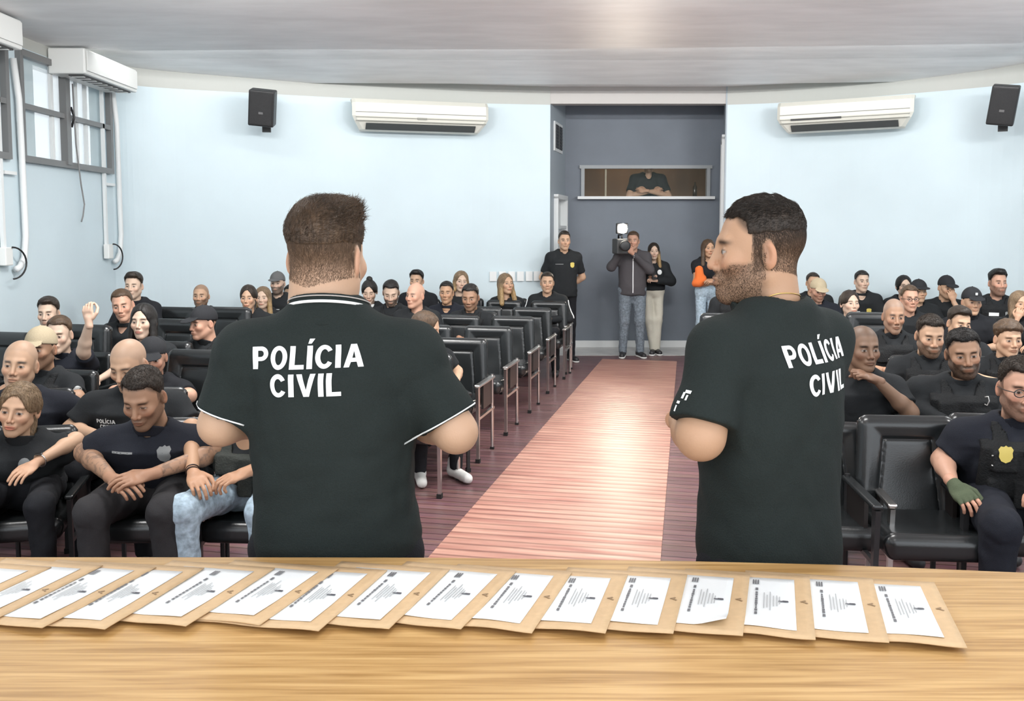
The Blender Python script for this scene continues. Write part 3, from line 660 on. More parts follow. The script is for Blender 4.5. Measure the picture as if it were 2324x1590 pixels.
# ------------------------------------------------------------------ hair styles
def hair_sdf(p, st, seed=0):
    ax = np.abs(p.x); n = wav(p, 95, seed+1)*.0022+wav(p, 40, seed+5)*.002
    base = ell(p, (0, .014, .036), (.0765, .098, .087))
    if st in ('short', 'quiff', 'curly', 'flat', 'tall', 'fade', 'fadehi'):
        th = {'short': .010, 'quiff': .015, 'curly': .020, 'flat': .007, 'tall': .018, 'fade': .011, 'fadehi': .007}[st]
        top = np.clip((p.z-.02)/.08, 0, 1); top = top*top*(3-2*top); d = base-(.0022+(th)*top)
        if st in ('quiff', 'tall', 'fade'): d = smin(d, ell(p, (0, -.055, .108), (.050, .036, .022 if st == 'quiff' else .034)), .025)
        hl = .079-.25*np.clip(.035-ax, 0, .035)*0-.9*np.clip(ax-.050, 0, .05)+.006*wav(p, 120, 21)
        cut = np.where(p.y < -.03, hl-p.z-.1*(p.y+.03), np.where(p.y < .03, .012-p.z+(.03-p.y)*.3*1.0+np.clip(-p.y-.0, 0, .03)*1.0, -.022-p.z+.9*np.clip(.06-p.y, 0, .04)))
        if st in ('fade', 'fadehi'): cut = np.where(p.y < -.03, cut, (.030 if st == 'fade' else .042)-p.z+.008*wav(p, 70, 9))
        if st == 'curly': d = d-.006*np.abs(wav(p, 150, 3)); cut = cut-.014
        d = smax(d+(th*top+.0014)*(1-np.clip(-cut/.022, 0, 1)**.6)+n*np.clip(-cut/.02, .2, 1), cut+n*1.2, .003)
        d = smax(d, -ell(P3(ax, p.y, p.z), (.088, .01, -.006), (.02, .022, .034)), .004)
        return d
    if st in ('long', 'tied', 'bun', 'hood', 'bob'):
        d = base-.008
        d = smin(d, ell(p, (0, .03, .0), (.080, .085, .09)), .03)
        face = ell(p, (0, -.105, -.026), (.058, .092, .112)); d = smax(d, -face, .012); d = d+.004*np.exp(-(p.x-.012)**2/.00004)*np.clip((.06-p.y)/.05, 0, 1)*np.clip(p.z/.05, 0, 1)
        d = smax(d, -.02-p.z if st in ('tied', 'bun') else -.4-p.z, .01)
        if st in ('tied', 'bun'): d = smax(d, np.where(p.y < .0, .0-p.z-p.y*.0, -.05-p.z), .01)
        q = P3(ax, p.y, p.z)
        if st == 'long': d = smin(d, rcone(q, (.068, -.012, -.02), (.085, -.045, -.22), .028, .030), .03); d = smin(d, rcone(p, (0, .06, -.02), (0, .07, -.2), .07, .075), .03)
        if st == 'bob': d = smin(d, rcone(q, (.066, -.005, -.01), (.070, -.02, -.10), .028, .026), .03)
        if st == 'bun': d = smin(d, sph(p, (.0, .055, .125), .034), .01)
        if st == 'tied': d = smin(d, rcone(p, (.02, .09, -.0), (.06, .04, -.20), .03, .022), .02)
        d = smax(d, -rcone(p, (0, -.06, -.09), (0, -.10, -.30), .058, .075), .012) if st in ('long',) else d
        st_ = wav(P3(p.x*1.0, p.y*1.0, p.z*.15), 190, seed)*.0022
        return d+st_+n*.4
    if st == 'cap': return ell(p, (0, .012, .040), (.085, .106, .096))
HAIRT = {}
def hair_mesh(st, res, seed=0):
    k = (st, res, seed % 2)
    if k not in HAIRT: HAIRT[k] = nets(lambda p: hair_sdf(p, st, seed % 2), (-.14, -.14, -.29), (.14, .18, .18), res)
    return HAIRT[k]
def cap_sdf(p):
    d = ell(p, (0, .012, .040), (.086, .107, .098)); d = smax(d, (.030-p.z)-.18*(p.y-.0), .004)
    R = Euler((.22, 0, 0)).to_matrix()
    b = ell(p, (0, -.118, .044-.0), (.072, .062, .007), R); b = smax(b, p.y+.055, .01)
    b = np.minimum(b, b); d = smin(d, b, .008); return smin(d, sph(p, (0, .012, .138), .006), .003)
# ------------------------------------------------------------------ hands (wrist at origin, fingers along -y, back of the hand +z, thumb on +x)
HANDT = {}
def hand_sdf_parts(curl, spread=.0):
    Ls = [(.032, .072), (.011, .082), (-.011, .076), (-.031, .060)]; segs = []
    for i, (x, L) in enumerate(Ls):
        c = curl*(1+.12*i); p0 = Vector((x*1.0, -.088+.004*abs(i-1), .002)); a = .25*c; dirx = x*spread*9
        r = .0092-.0004*i
        for k, f in enumerate((.46, .30, .24)):
            dv = Vector((dirx, -math.cos(a), -math.sin(a))).normalized(); p1 = p0+dv*L*f
            segs.append((p0.copy(), p1.copy(), r, r*.93)); r *= .93; p0 = p1; a += c*(.95 if k == 0 else .75)
    t0 = Vector((.030, -.022, -.006)); t1 = Vector((.056, -.052, -.014)); t2 = t1+Vector((.010-.02*curl*.5, -.034, -.006-.012*curl)); t3 = t2+Vector((-.004-.012*curl, -.026, -.006*curl))
    segs += [(t0, t1, .014, .0115), (t1, t2, .0112, .010), (t2, t3, .010, .0082)]
    return segs
def hand_template(curl, res, spread=.03):
    k = (round(curl, 2), res, spread)
    if k not in HANDT:
        S = hand_sdf_parts(curl, spread)
        def f(p):
            d = smin(ell(p, (0, -.052, 0), (.041, .050, .0145)), rcone(p, (0, .03, 0), (0, -.02, 0), .025, .024), .02)
            d = smin(d, rcone(p, (.026, -.07, 0), (-.028, -.07, 0), .0125, .0115), .012)
            fg = None
            for a, b, r1, r2 in S:
                e = rcone(p, a, b, r1, r2); fg = e if fg is None else np.minimum(fg, e)
            return smin(d, fg, .006)
        HANDT[k] = nets(f, (-.06, -.19, -.11), (.09, .05, .04), res)
    return HANDT[k]
def place_hand(curl, res, wrist, d, nrm, side, s=1.0, spread=.03):
    """side=+1: thumb on the +x side of the template"""
    V, Fc = hand_template(curl, res, spread); d = Vector(d).normalized(); z = Vector(nrm); z = (z-d*z.dot(d)).normalized(); y = -d; x = y.cross(z)
    V = V*s; Fq = Fc
    if side < 0: V = V*np.array((-1, 1, 1)); Fq = Fc[:, ::-1]
    M = Matrix((x, y, z)).transposed().to_4x4(); M.translation = Vector(wrist)
    return xf(V, M), Fq
# ------------------------------------------------------------------ people
DARK = (.018, .020, .023)
M_SHIRT = cloth('black_shirt', (.016, .018, .020)); M_NAVY = cloth('navy_shirt', (.013, .015, .022)); M_GREENB = cloth('dark_green_black_shirt', (.014, .020, .019))
M_VEST = cloth('black_vest', (.013, .014, .015), .8, .6, 120); M_PANTS = cloth('charcoal_trousers', (.030, .029, .031)); M_BLKP = cloth('black_trousers', (.012, .013, .016))
M_JEANS = mat('light_blue_jeans', (.36, .46, .54), .85, bump=.4, scale=40, var=.3); M_GJEANS = mat('grey_blue_jeans', (.15, .18, .21), .85, bump=.4, scale=40, var=.35)
M_CREAM = cloth('cream_trousers', (.55, .53, .45)); M_ORANGE = cloth('orange_knit', (.75, .17, .04)); M_JACK = cloth('grey_jacket', (.07, .065, .07))
M_WTEXT = mat('white_print', (.82, .84, .84), .6, bump=.3, scale=300); M_GOLD = mat('gold_metal', (.8, .55, .2), .3, 1); M_BADGE = mat('gold_badge', (.62, .50, .12), .4); M_GBADGE = mat('grey_print_badge', (.22, .23, .23), .7)
M_CAPK = cloth('black_cap', (.022, .023, .026)); M_CAPB = cloth('beige_cap', (.42, .35, .24)); M_CAPG = cloth('grey_cap', (.12, .12, .12)); M_SHOE = mat('dark_shoe', (.02, .02, .022), .5); M_SOLE = mat('white_sole', (.7, .7, .68), .6)
M_GLOVE = cloth('olive_glove', (.08, .10, .06)); M_WATCH = mat('black_watch', (.01, .01, .01), .2); M_VEST2 = cloth('grey_vest', (.045, .05, .045), .8, .6, 120)
SK = {'a': (.46, .275, .17), 'b': (.51, .325, .215), 'c': (.35, .205, .13), 'd': (.58, .42, .32), 'e': (.20, .12, .078), 'r': (.52, .30, .21)}
HC = {'black': (.012, .010, .009), 'dark': (.030, .021, .015), 'brown': (.085, .052, .030), 'blond': (.42, .28, .13), 'ash': (.22, .15, .09), 'grey': (.13, .12, .11)}
T_ = .25
def _arc(cx, cy, rx, ry, a0, a1, n=18): return [(cx+rx*math.cos(math.radians(a0+(a1-a0)*k/n)), cy+ry*math.sin(math.radians(a0+(a1-a0)*k/n))) for k in range(n+1)]
GL = {'I': (T_, [[(0, 0), (T_, 0), (T_, 1), (0, 1)]]), 'L': (.66, [[(0, 0), (.66, 0), (.66, .19), (T_, .19), (T_, 1), (0, 1)]]),
      'P': (.72, [[(0, 0), (T_, 0), (T_, .36)]+_arc(.40, .68, .32, .32, -90, 90)+[(0, 1)], [(T_, .54)]+_arc(.38, .68, .13, .14, -90, 90, 10)+[(T_, .82)]]),
      'O': (.82, [_arc(.41, .5, .41, .515, 0, 350, 34), _arc(.41, .5, .185, .32, 0, 348, 28)]),
      'C': (.78, [_arc(.41, .5, .41, .515, 32, 328, 30)+_arc(.42, .5, .19, .32, 322, 38, 24)]),
      'A': (.89, [[(0, 0), (.245, 0), (.32, .22), (.57, .22), (.645, 0), (.89, 0), (.575, 1), (.315, 1)], [(.375, .39), (.515, .39), (.445, .70)]]),
      'V': (.88, [[(0, 1), (.25, 1), (.44, .30), (.63, 1), (.88, 1), (.57, 0), (.31, 0)]]),
      ' ': (.3, [])}
GL['Í'] = (T_, GL['I'][1]+[[(.04, 1.09), (.19, 1.09), (.36, 1.31), (.12, 1.31)]])
def glyphs(s, h):
    """bold upright capitals as filled outlines"""
    cu = bpy.data.curves.new('t', 'CURVE'); cu.dimensions = '2D'; cu.fill_mode = 'BOTH'; lines = s.split('\n')
    for li, line in enumerate(lines):
        tot = sum(GL[c][0]+.12 for c in line)-.12; x = -tot/2; y0 = -.5+((len(lines)-1)/2-li)*1.32
        for c in line:
            for poly in GL[c][1]:
                sp = cu.splines.new('POLY'); sp.points.add(len(poly)-1); sp.use_cyclic_u = True
                for k, (a, b) in enumerate(poly): sp.points[k].co = ((x+a)*h, (y0+b)*h, 0, 1)
            x += GL[c][0]+.12
    to = bpy.data.objects.new('t', cu); C.objects.link(to); dg = bpy.context.evaluated_depsgraph_get(); me = bpy.data.meshes.new_from_object(to.evaluated_get(dg))
    bpy.data.objects.remove(to); bm = bmesh.new(); bm.from_mesh(me); bpy.data.meshes.remove(me); bmesh.ops.remove_doubles(bm, verts=bm.verts, dist=1e-6); return bm
def text_mesh(name, s, size, parent, surf, center, N, U, m, depth=.0012, off=.012, cell=.006, xs=1.0, flat=False):
    """lettering laid on a surface; surf is a BVHTree in the parent's space"""
    bm = glyphs(s, size)
    xs_ = [v.co.x for v in bm.verts]; ys_ = [v.co.y for v in bm.verts]
    for lo, hi, n in ((min(xs_), max(xs_), (1, 0, 0)), (min(ys_), max(ys_), (0, 1, 0))):
        k = lo+cell
        while k < hi:
            bmesh.ops.bisect_plane(bm, geom=bm.verts[:]+bm.edges[:]+bm.faces[:], plane_co=Vector(n)*k, plane_no=n); k += cell
    return _project(name, bm, parent, surf, center, N, U, m, depth, xs, flat)
def _project(name, bm, parent, surf, center, N, U, m, depth, xs=1, flat=False):
    N = Vector(N).normalized(); U = Vector(U); U = (U-N*U.dot(N)).normalized(); R = U.cross(N) ; R.normalize(); R = -R if False else R
    Cc = Vector(center)
    for v in bm.verts:
        o = Cc+R*v.co.x*xs*1.0+U*v.co.y+N*.25
        h = surf.ray_cast(o, -N, .6)
        v.co = (h[0]+h[1]*depth) if h[0] is not None else (Cc+R*v.co.x*xs+U*v.co.y)
    if flat:
        top = sorted((v.co.dot(N) for v in bm.verts))[int(len(bm.verts)*.8)]
        for v in bm.verts: v.co += N*((top+depth-v.co.dot(N))*.92)
    me = bpy.data.meshes.new(name); bm.to_mesh(me); bm.free(); return add(name, me, m, parent, True)
def patch_mesh(name, outline, parent, surf, center, N, U, m, depth=.002, cell=.012, flat=False):
    bm = bmesh.new(); f = bm.faces.new([bm.verts.new((x, y, 0)) for x, y in outline]); xs_ = [p[0] for p in outline]; ys_ = [p[1] for p in outline]
    for lo, hi, n in ((min(xs_), max(xs_), (1, 0, 0)), (min(ys_), max(ys_), (0, 1, 0))):
        k = lo+cell
        while k < hi: bmesh.ops.bisect_plane(bm, geom=bm.verts[:]+bm.edges[:]+bm.faces[:], plane_co=Vector(n)*k, plane_no=n); k += cell
    return _project(name, bm, parent, surf, center, N, U, m, depth, 1, flat)
SHIELD = [(0, -.038), (-.018, -.03), (-.028, -.012), (-.026, .006), (-.03, .018), (-.02, .032), (-.008, .03), (0, .036), (.008, .03), (.02, .032), (.03, .018), (.026, .006), (.028, -.012), (.018, -.03)]
OVAL = [(.03*math.cos(t), .034*math.sin(t)) for t in [k*math.pi/8 for k in range(16)]]
def rect(w, h): return [(-w/2, -h/2), (w/2, -h/2), (w/2, h/2), (-w/2, h/2)]

def person(sp):
    """sp: px, top (pixel of the crown), Y (distance), pose and dress; faces the local -y"""
    Y = sp['Y']; s = sp.get('s', 1.0); fem = sp.get('fem', False)
    near = Y < 6.2; hres = sp.get('hres', .0032 if near else (.004 if Y < 8.5 else .0055)); cres = sp.get('cres', .0085 if near else (.013 if Y < 8.5 else .017))
    top = at(sp['px'], sp['top'], Y); capx = .012 if sp.get('hair') not in (None, 'bald') else 0
    yaw = math.radians(sp.get('yaw', -12.3)); stand = sp.get('stand', False)
    zt = top.z-capx; pit = math.radians(sp.get('pitch', 0)); hyw = math.radians(sp.get('hyaw', 0))-yaw; rol = math.radians(sp.get('roll', 0))
    lean = sp.get('lean', .03 if not stand else 0.0)
    hc = Vector((sp.get('hx', 0), -lean-.035, zt-.123*s*sp.get('hh', 1)))     # head centre in the body frame
    Rz = Matrix.Rotation(yaw, 3, 'Z')
    wp_ = Vector((top.x, top.y, 0))-Rz @ Vector((hc.x, hc.y, 0)); root = empty('person', (wp_.x, wp_.y, 0), yaw, sp['label'], 'person', sp.get('group'))
    w = sp.get('w', 1.0)*(.90 if fem else 1.0)
    HZ = .95*s*sp.get('legs', 1) if stand else .50; shz = hc.z-.203*s; nb = Vector((hc.x*.5, -lean*.6+.012, hc.z-sp.get('nbz', .150)*s))
    tl = shz-HZ
    hipy = 0.0 if stand else .06
    cy = lambda t: hipy*(1-t)+(-lean*.55)*t
    sw = .176*w
    # --- joints
    SH = {k: Vector((k*sw+hc.x*.5, cy(1)+.01, shz-.012)) for k in (-1, 1)}
    if stand:
        KN = {k: Vector((k*.10*w, -.02, .50*s)) for k in (-1, 1)}; AN = {k: Vector((k*.115*w, .03, .08)) for k in (-1, 1)}; HP = {k: Vector((k*.09*w, 0, HZ-.02)) for k in (-1, 1)}
    else:
        kw = sp.get('kw', .15); KN = {k: Vector((k*kw, -.42, .525)) for k in (-1, 1)}; AN = {k: Vector((k*(kw+.01), -.44+.06, .09)) for k in (-1, 1)}; HP = {k: Vector((k*.095*w, .02, .50)) for k in (-1, 1)}
    for k, v in sp.get('kn', {}).items(): KN[k] = Vector(v)
    for k, v in sp.get('an', {}).items(): AN[k] = Vector(v)
    ARM = {}
    for k in (-1, 1):
        pz = sp.get('armR' if k < 0 else 'armL', sp.get('arms', 'lap' if not stand else 'side')); S_ = SH[k]
        if not isinstance(pz, str): ARM[k] = (Vector(pz[0]), Vector(pz[1]), Vector(pz[2]), Vector(pz[3]), pz[4] if len(pz) > 4 else .6)
        elif pz == 'lap': ARM[k] = (Vector((k*.27*w, -.08, max(.66, shz-.27))), Vector((k*.075, -.29, .665)), Vector((-k*.75, -.55, -.25)), Vector((0, -.2, 1)), .7)
        elif pz == 'thigh': ARM[k] = (Vector((k*.27*w, -.04, max(.70, shz-.27))), Vector((k*.17, -.26, .655)), Vector((-k*.25, -.9, -.15)), Vector((0, 0, 1)), .5)
        elif pz == 'rest': ARM[k] = (Vector((k*.28*w, .02, max(.70, shz-.27))), Vector((k*.27, -.24, .64)), Vector((0, -1, -.1)), Vector((0, 0, 1)), .5)
        elif pz == 'crossed': ARM[k] = (Vector((k*.26*w, -.10, shz-.27)), Vector((-k*.05, -.225-.02*k, shz-.20)), Vector((-k*1, .25, .1)), Vector((0, -1, .3)), .4)
        elif pz == 'chin': ARM[k] = (Vector((k*.17, -.27, shz-.22)), Vector((hc.x+k*.045, hc.y-.095, hc.z-.185*s)), Vector((-k*.15, .12, 1)), Vector((k*.3, -1, 0)), 1.5)
        elif pz == 'mouth': ARM[k] = (Vector((k*.17, -.27, shz-.20)), Vector((hc.x+k*.05, hc.y-.135, hc.z-.145*s)), Vector((-k*.3, .1, 1)), Vector((k*.3, -1, 0)), 1.2)
        elif pz == 'side': ARM[k] = (Vector((k*.245*w, .02, shz-.29*s)), Vector((k*.25*w, -.04, shz-.54*s)), Vector((0, -.1, -1)), Vector((k, 0, 0)), .6)
        elif pz == 'behind': ARM[k] = (Vector((k*.27*w, .09, shz-.28*s)), Vector((k*.09, .19, shz-.42*s)), Vector((-k, 0, -.4)), Vector((0, 1, 0)), .6)
    sk = np.array(SK[sp['sk']]) if isinstance(sp['sk'], str) else np.array(sp['sk'])
    sp['skin'] = sk; sp['hairc'] = np.array(HC[sp.get('hc', 'dark')]); rv = random.Random(sp.get('seed', 0)*7+3); sp.setdefault('hw', rv.uniform(.95, 1.04)); sp.setdefault('hh', rv.uniform(.985, 1.035))
    if sp.get('hair') in ('short', 'quiff', 'flat', 'tall') and not fem: sp.setdefault('crop', .8)
    Mh = Matrix.Translation(hc) @ Matrix.Rotation(hyw, 4, 'Z') @ Matrix.Rotation(pit, 4, 'X') @ Matrix.Rotation(rol, 4, 'Y') @ Matrix.Diagonal((s*sp.get('hw', 1), s, s*sp.get('hh', 1), 1))
    nkt = Mh @ Vector((0, .026, -.085))
    na = Vector((nb.x, nb.y-.014, nb.z-.04)); nd = (nkt+Vector((0, -.012, 0))-na).normalized(); nd = (nd*.7+Vector((0, 0, .3))).normalized(); nz = na+nd*.16
    # --- clothing field, shared by shirt and vest
    bel = sp.get('belly', 1.0); dpt = .118*w; chest = (.172 if not fem else .15)*w/(.9 if fem else 1)
    keys = [(HZ-.10, 0, cy(0)+.0, .165*w, .125*w), (HZ+.02, 0, cy(0), .168*w*bel, .130*w*bel), (HZ+.30*tl, 0, cy(.3), .160*w*bel, .122*w*bel), (HZ+.62*tl, hc.x*.2, cy(.62), chest+.002, dpt+.006), (HZ+.88*tl, hc.x*.4, cy(.88), chest, dpt),
            (shz+.01, hc.x*.5, cy(1)+.005, .128*w, .085), (shz+.045, hc.x*.5, nb.y, .085, .070), (nb.z+.035, hc.x*.5, nb.y, .067, .064)]
    sl = sp.get('sleeve', .76); puff = sp.get('puff', 1.0)
    def torso(p, g=0):
        k2 = [(a, b_, c_, d_+g, e_+g) for a, b_, c_, d_, e_ in keys]; d = loft(p, k2)
        for k in (-1, 1): d = smin(d, rcone(p, (hc.x*.5+k*.050, nb.y+.01, shz+.050), SH[k], .036+g, .054*w+g), .05)
        return d
    if fem: 
        t0_ = torso
        def torso(p, g=0): return smin(t0_(p, g), ell(P3(np.abs(p.x-hc.x*.3), p.y, p.z), (.068, cy(.7)-.085, HZ+.68*tl), (.058+g, .05+g, .058+g)), .04)
    wk = sp.get('wrinkle', .004)
    def shirt(p):
        d = torso(p, .012)
        for k in (-1, 1):
            el_, wr = ARM[k][0], ARM[k][1]; S_ = SH[k]
            if sl > 1: a = np.minimum(rcone(p, S_, el_, .066*w, .052), rcone(p, el_, wr, .052, .042)); cp, dr = S_.lerp(wr, 1), (wr-el_).normalized(); cp = wr-dr*.005; a = smin(rcone(p, S_, el_, .064*w, .060*puff), smax(rcone(p, el_, wr, .060*puff, .042*puff), plane(p, cp, dr), .006), .03)
            else: cp = S_.lerp(el_, sl); dr = (el_-S_).normalized(); a = smax(rcone(p, S_, el_, .058*w, .066*w*puff), plane(p, cp, dr), .006)
            d = smin(d, a, .045)
        n1 = wav(p, 24, sp.get('seed', 0)+11); n2 = wav(P3(p.x*1.0, p.y, p.z*1.5), 42, sp.get('seed', 0)+12)
        qn = np.clip((nb.z-.035-p.z)/.09, .04, 1); d = d+qn*(wk*(1-np.abs(n1)*2.0)+wk*.45*n2)
        if sp.get('crop_z'): d = smax(d, sp['crop_z']-p.z, .006)
        hem = HZ-.09 if stand else HZ+.0; hem = sp.get('hem', hem); d = smax(d, hem-p.z, .006)
        # neck opening
        nq = sp.get('neck', .070); nk = rcone(p, na, nz, nq*.74, nq*1.2)
        vn = sp.get('vneck', 0)
        if vn: nk = np.minimum(nk, rcone(p, (nb.x, nb.y-.06, nb.z-.02), (nb.x, nb.y-.15, nb.z-.02-vn), .05, .012))
        return smax(d, -nk, .005)
    xs = [v.x for v in (ARM[-1][0], ARM[1][0], ARM[-1][1], ARM[1][1], SH[-1], SH[1])]; ys = [v.y for k in (-1, 1) for v in ARM[k][:2]]; zs = [v.z for k in (-1, 1) for v in ARM[k][:2]]
    lo = (min(xs)-.12, min(min(ys), -.2)-.1, min(min(zs) if sl > 1 else 9, HZ-.14)-.06); hi = (max(xs)+.12, max(max(ys), .18)+.12, max(nb.z+.06, (max(zs) if sl > 1 else 0)+.08))
    V, Fc = nets(shirt, lo, hi, cres); sm = sp.get('shirt', M_SHIRT)
    me = mesh_np('shirt', V, Fc); so = add(sp.get('shirtname', 'shirt'), me, sm, root, True)
    bvh = BVHTree.FromPolygons([tuple(v) for v in V], [tuple(f) for f in Fc])
    # --- vest
    if sp.get('vest'):
        z0, z1 = HZ+.10*tl+.02, shz-.005
        def vest(p):
            d = torso(p, .034); d = smax(d, np.maximum(z0-p.z, p.z-z1), .012); d = smax(d, np.abs(p.x-hc.x*.4)-.145*w, .012)
            d = smin(d, smax(smax(torso(p, .030), np.abs(np.abs(p.x-hc.x*.45)-.085)-.028, .006), p.z-(shz+.07), .01), .01)
            d = smax(d, -torso(p, .008), .004)
            fy = cy(.5)-dpt-.045; r_ = random.Random(sp.get('seed', 0))
            for i, (x_, z_, ww, hh) in enumerate(((-.085, .22, .038, .055), (0, .20, .036, .06), (.085, .22, .038, .055), (.07, .62, .05, .03), (-.07, .66, .05, .045))):
                d = smin(d, rbox(p, (x_*w, cy(z_)-dpt-.050+(.0 if abs(x_) < .05 else .018), HZ+z_*tl+.02), (ww, .020, hh), .008), .006)
            d = smax(d, -rcone(p, (nb.x, nb.y-.03, nb.z-.06), (nb.x, nb.y-.03, nb.z+.2), .088, .1), .006)
            return d+.0015*wav(p, 60, 4)
        VV, FV = nets(vest, (-.24, -.32, z0-.05), (.24, .25, shz+.12), min(cres, .010)); add('tactical_vest', mesh_np('tactical_vest', VV, FV), sp.get('vestm', M_VEST), root, True)
        bvh2 = BVHTree.FromPolygons([tuple(v) for v in VV], [tuple(f) for f in FV])
    else: bvh2 = bvh
    # --- body: neck, trunk, arms, legs and hands in one mesh
    def body(p):
        d = rcone(p, (nb.x, nb.y+.0, nb.z-.08), nkt, .060*s*(1 if not fem else .86)+sp.get('nk', 0), .044*s*(1 if not fem else .86)+sp.get('nk', 0)*.7)
        d = smin(d, loft(p, [(max(a, HZ+.03), b_, c_, d_-.020, e_-.020) for a, b_, c_, d_, e_ in keys[1:-1]]), .03)
        for k in (-1, 1):
            el_, wr = ARM[k][0], ARM[k][1]; th = (1.0 if not fem else .8)*sp.get('armw', 1)
            d = smin(d, smin(rcone(p, SH[k], el_, .050*th*w, .043*th), smin(rcone(p, el_, el_.lerp(wr, .3), .042*th, .043*th), rcone(p, el_.lerp(wr, .3), wr, .042*th, .026*th), .02), .03), .02)
        return d
    Vb, Fb = nets(body, (lo[0], lo[1], min(min(zs)-.07, HZ-.1)), (hi[0], hi[1], max(hc.z-.02, max(zs)+.07)), min(cres, .010 if Y < 8.5 else .013))
    bc = np.tile(sk, (len(Vb), 1))
    if sp.get('tattoo'):
        t = wav(P3(Vb[:, 0], Vb[:, 1], Vb[:, 2]), 70, 5); t2 = wav(P3(Vb[:, 0], Vb[:, 1], Vb[:, 2]), 110, 9)
        msk = (np.abs(t) < .13) | (t2 > .45); far_ = np.abs(Vb[:, 0]) > .12; bc = mix(bc, sk*np.array((.50, .55, .62)), (msk & far_)*.75)
    parts = [(Vb, Fb, bc)]
    for k in (-1, 1):
        el_, wr, hd, hn, cu = ARM[k]; tside = sp.get('thumbR' if k < 0 else 'thumbL', None)
        if tside is None:
            # thumb side from anatomy: right hand, palm down, fingers forward (-y): thumb to +x
            tside = 1 if k < 0 else -1
        hs = (1.0 if not fem else .88)*s; g = sp.get('glove', 0) == k
        Vh, Fh = place_hand(cu, .0032 if Y < 5.2 else (.0045 if Y < 8.5 else .0065), wr+hd.normalized()*.012, hd, hn, tside, hs, sp.get('spread', .03))
        parts.append((Vh, Fh, sk*(1.02, .95, .93)))
        if g:
            dd = hd.normalized(); ii = np.ones(len(Vh), bool); al = (Vh-np.array(wr)) @ np.array(dd); Vg, Fg = Vh.copy(), Fh; me_g = None
            keep = (al > -.0) & (al < .125); fk = keep[Fh].all(1); nrm_c = Vh.copy(); mtmp = mesh_np('glove', Vh, Fh[fk])
            nn = np.zeros(len(mtmp.vertices)*3, dtype=np.float32); mtmp.vertices.foreach_get('normal', nn); co = Vh+nn.reshape(-1, 3)*.0022; mtmp.vertices.foreach_set('co', co.astype(np.float32).ravel()); mtmp.update()
            add('fingerless_glove', mtmp, M_GLOVE, root, True)
    # head
    Vh, Fh = head_template(fem, hres, sp.get('bulk', 0), sp.get('nk', 0)); hcol = head_colors(Vh, sp)
    # pitch > 0 looks down
    parts.append((xf(Vh, Mh), Fh, hcol))
    Vj, Fj, Cj = join_np(parts); bo = add('body', mesh_np('body', Vj, Fj, Cj), SKIN, root, True)
    # --- hair or cap
    st = sp.get('hair'); hr = .004 if near else .0055
    if st == 'cap' or sp.get('cap'):
        Vc, Fq = CAPT; cm = sp.get('cap', M_CAPK); add('cap', mesh_np('cap', xf(Vc*1.0, Mh), Fq), cm, root, True)
        if sp.get('hair') not in ('cap', None):
            pass
        if sp.get('under'):
            Vq, Fq = hair_mesh('flat', hr, 0); nn = np.tile(sp['hairc'], (len(Vq), 1)); add('hair', mesh_np('hair', xf(Vq*np.array((1, .985, .80)), Mh), Fq, nn), HAIR, root, True)
        if sp.get('cap_mark'):
            R3 = Mh.to_3x3(); cb = BVHTree.FromPolygons([tuple(v) for v in xf(Vc, Mh)], [tuple(f) for f in Fq]) if False else None
    elif st and st != 'bald':
        Vq, Fq = hair_mesh(st, hr, sp.get('seed', 0)); n_ = vnoise(Vq, 60, 2)[:, None]; nn = sp['hairc']*(1+.35*n_)
        if sp.get('tips') is not None: nn = mix(nn, HC[sp['tips']], np.clip((.02-Vq[:, 2])/.1, 0, 1))
        add('hair', mesh_np('hair', xf(Vq, Mh), Fq, nn), HAIR, root, True)
    if sp.get('glasses'):
        b = MB()
        for k in (-1, 1):
            pts = [(k*.032+.021*math.cos(t), -.103, .003+.016*math.sin(t)) for t in [q*math.pi/8 for q in range(17)]]; b.tube([Mh @ Vector(p) for p in pts], .0016*s*sp['glasses'], 6, False)
            b.tube([Mh @ Vector(p) for p in ((k*.053, -.100, .006), (k*.078, -.06, .006), (k*.086, .01, .004))], .0015*sp['glasses'], 6)
        b.tube([Mh @ Vector(p) for p in ((-.011, -.104, .006), (0, -.107, .008), (.011, -.104, .006))], .0016*sp['glasses'], 6); b.build('glasses', BLACK, root, True)
    # --- trousers and shoes
    pm = sp.get('pants', M_BLKP); lg = sp.get('legw', 1.0)*(.92 if fem else 1)
    if not sp.get('nolegs'):
        def trou(p):
            d = ell(p, (0, hipy*.6, HZ-.005), (.172*w, .135*w, .115))
            for k in (-1, 1):
                d = smin(d, smin(rcone(p, HP[k], KN[k], .088*w*lg, .066*lg), rcone(p, KN[k], AN[k], .064*lg, .052*lg*sp.get('flare', 1)), .03), .045)
                d = smax(d, -rcone(p, AN[k]+Vector((0, 0, -.3)), AN[k]+Vector((0, 0, -.01)), .2, .2) if False else d, .001)
            return smax(d+.005*(1-np.abs(wav(p, 26, 7))*2)+.002*wav(p, 60, 8), .06-p.z, .005)
        ks = [v for k in (-1, 1) for v in (KN[k], AN[k])]
        Vt, Ft = nets(trou, (min(v.x for v in ks)-.14, min(v.y for v in ks)-.14, .03), (max(v.x for v in ks)+.14, .26, HZ+.14), cres*1.15); to = add(sp.get('pantsname', 'trousers'), mesh_np('trousers', Vt, Ft), pm, root, True)
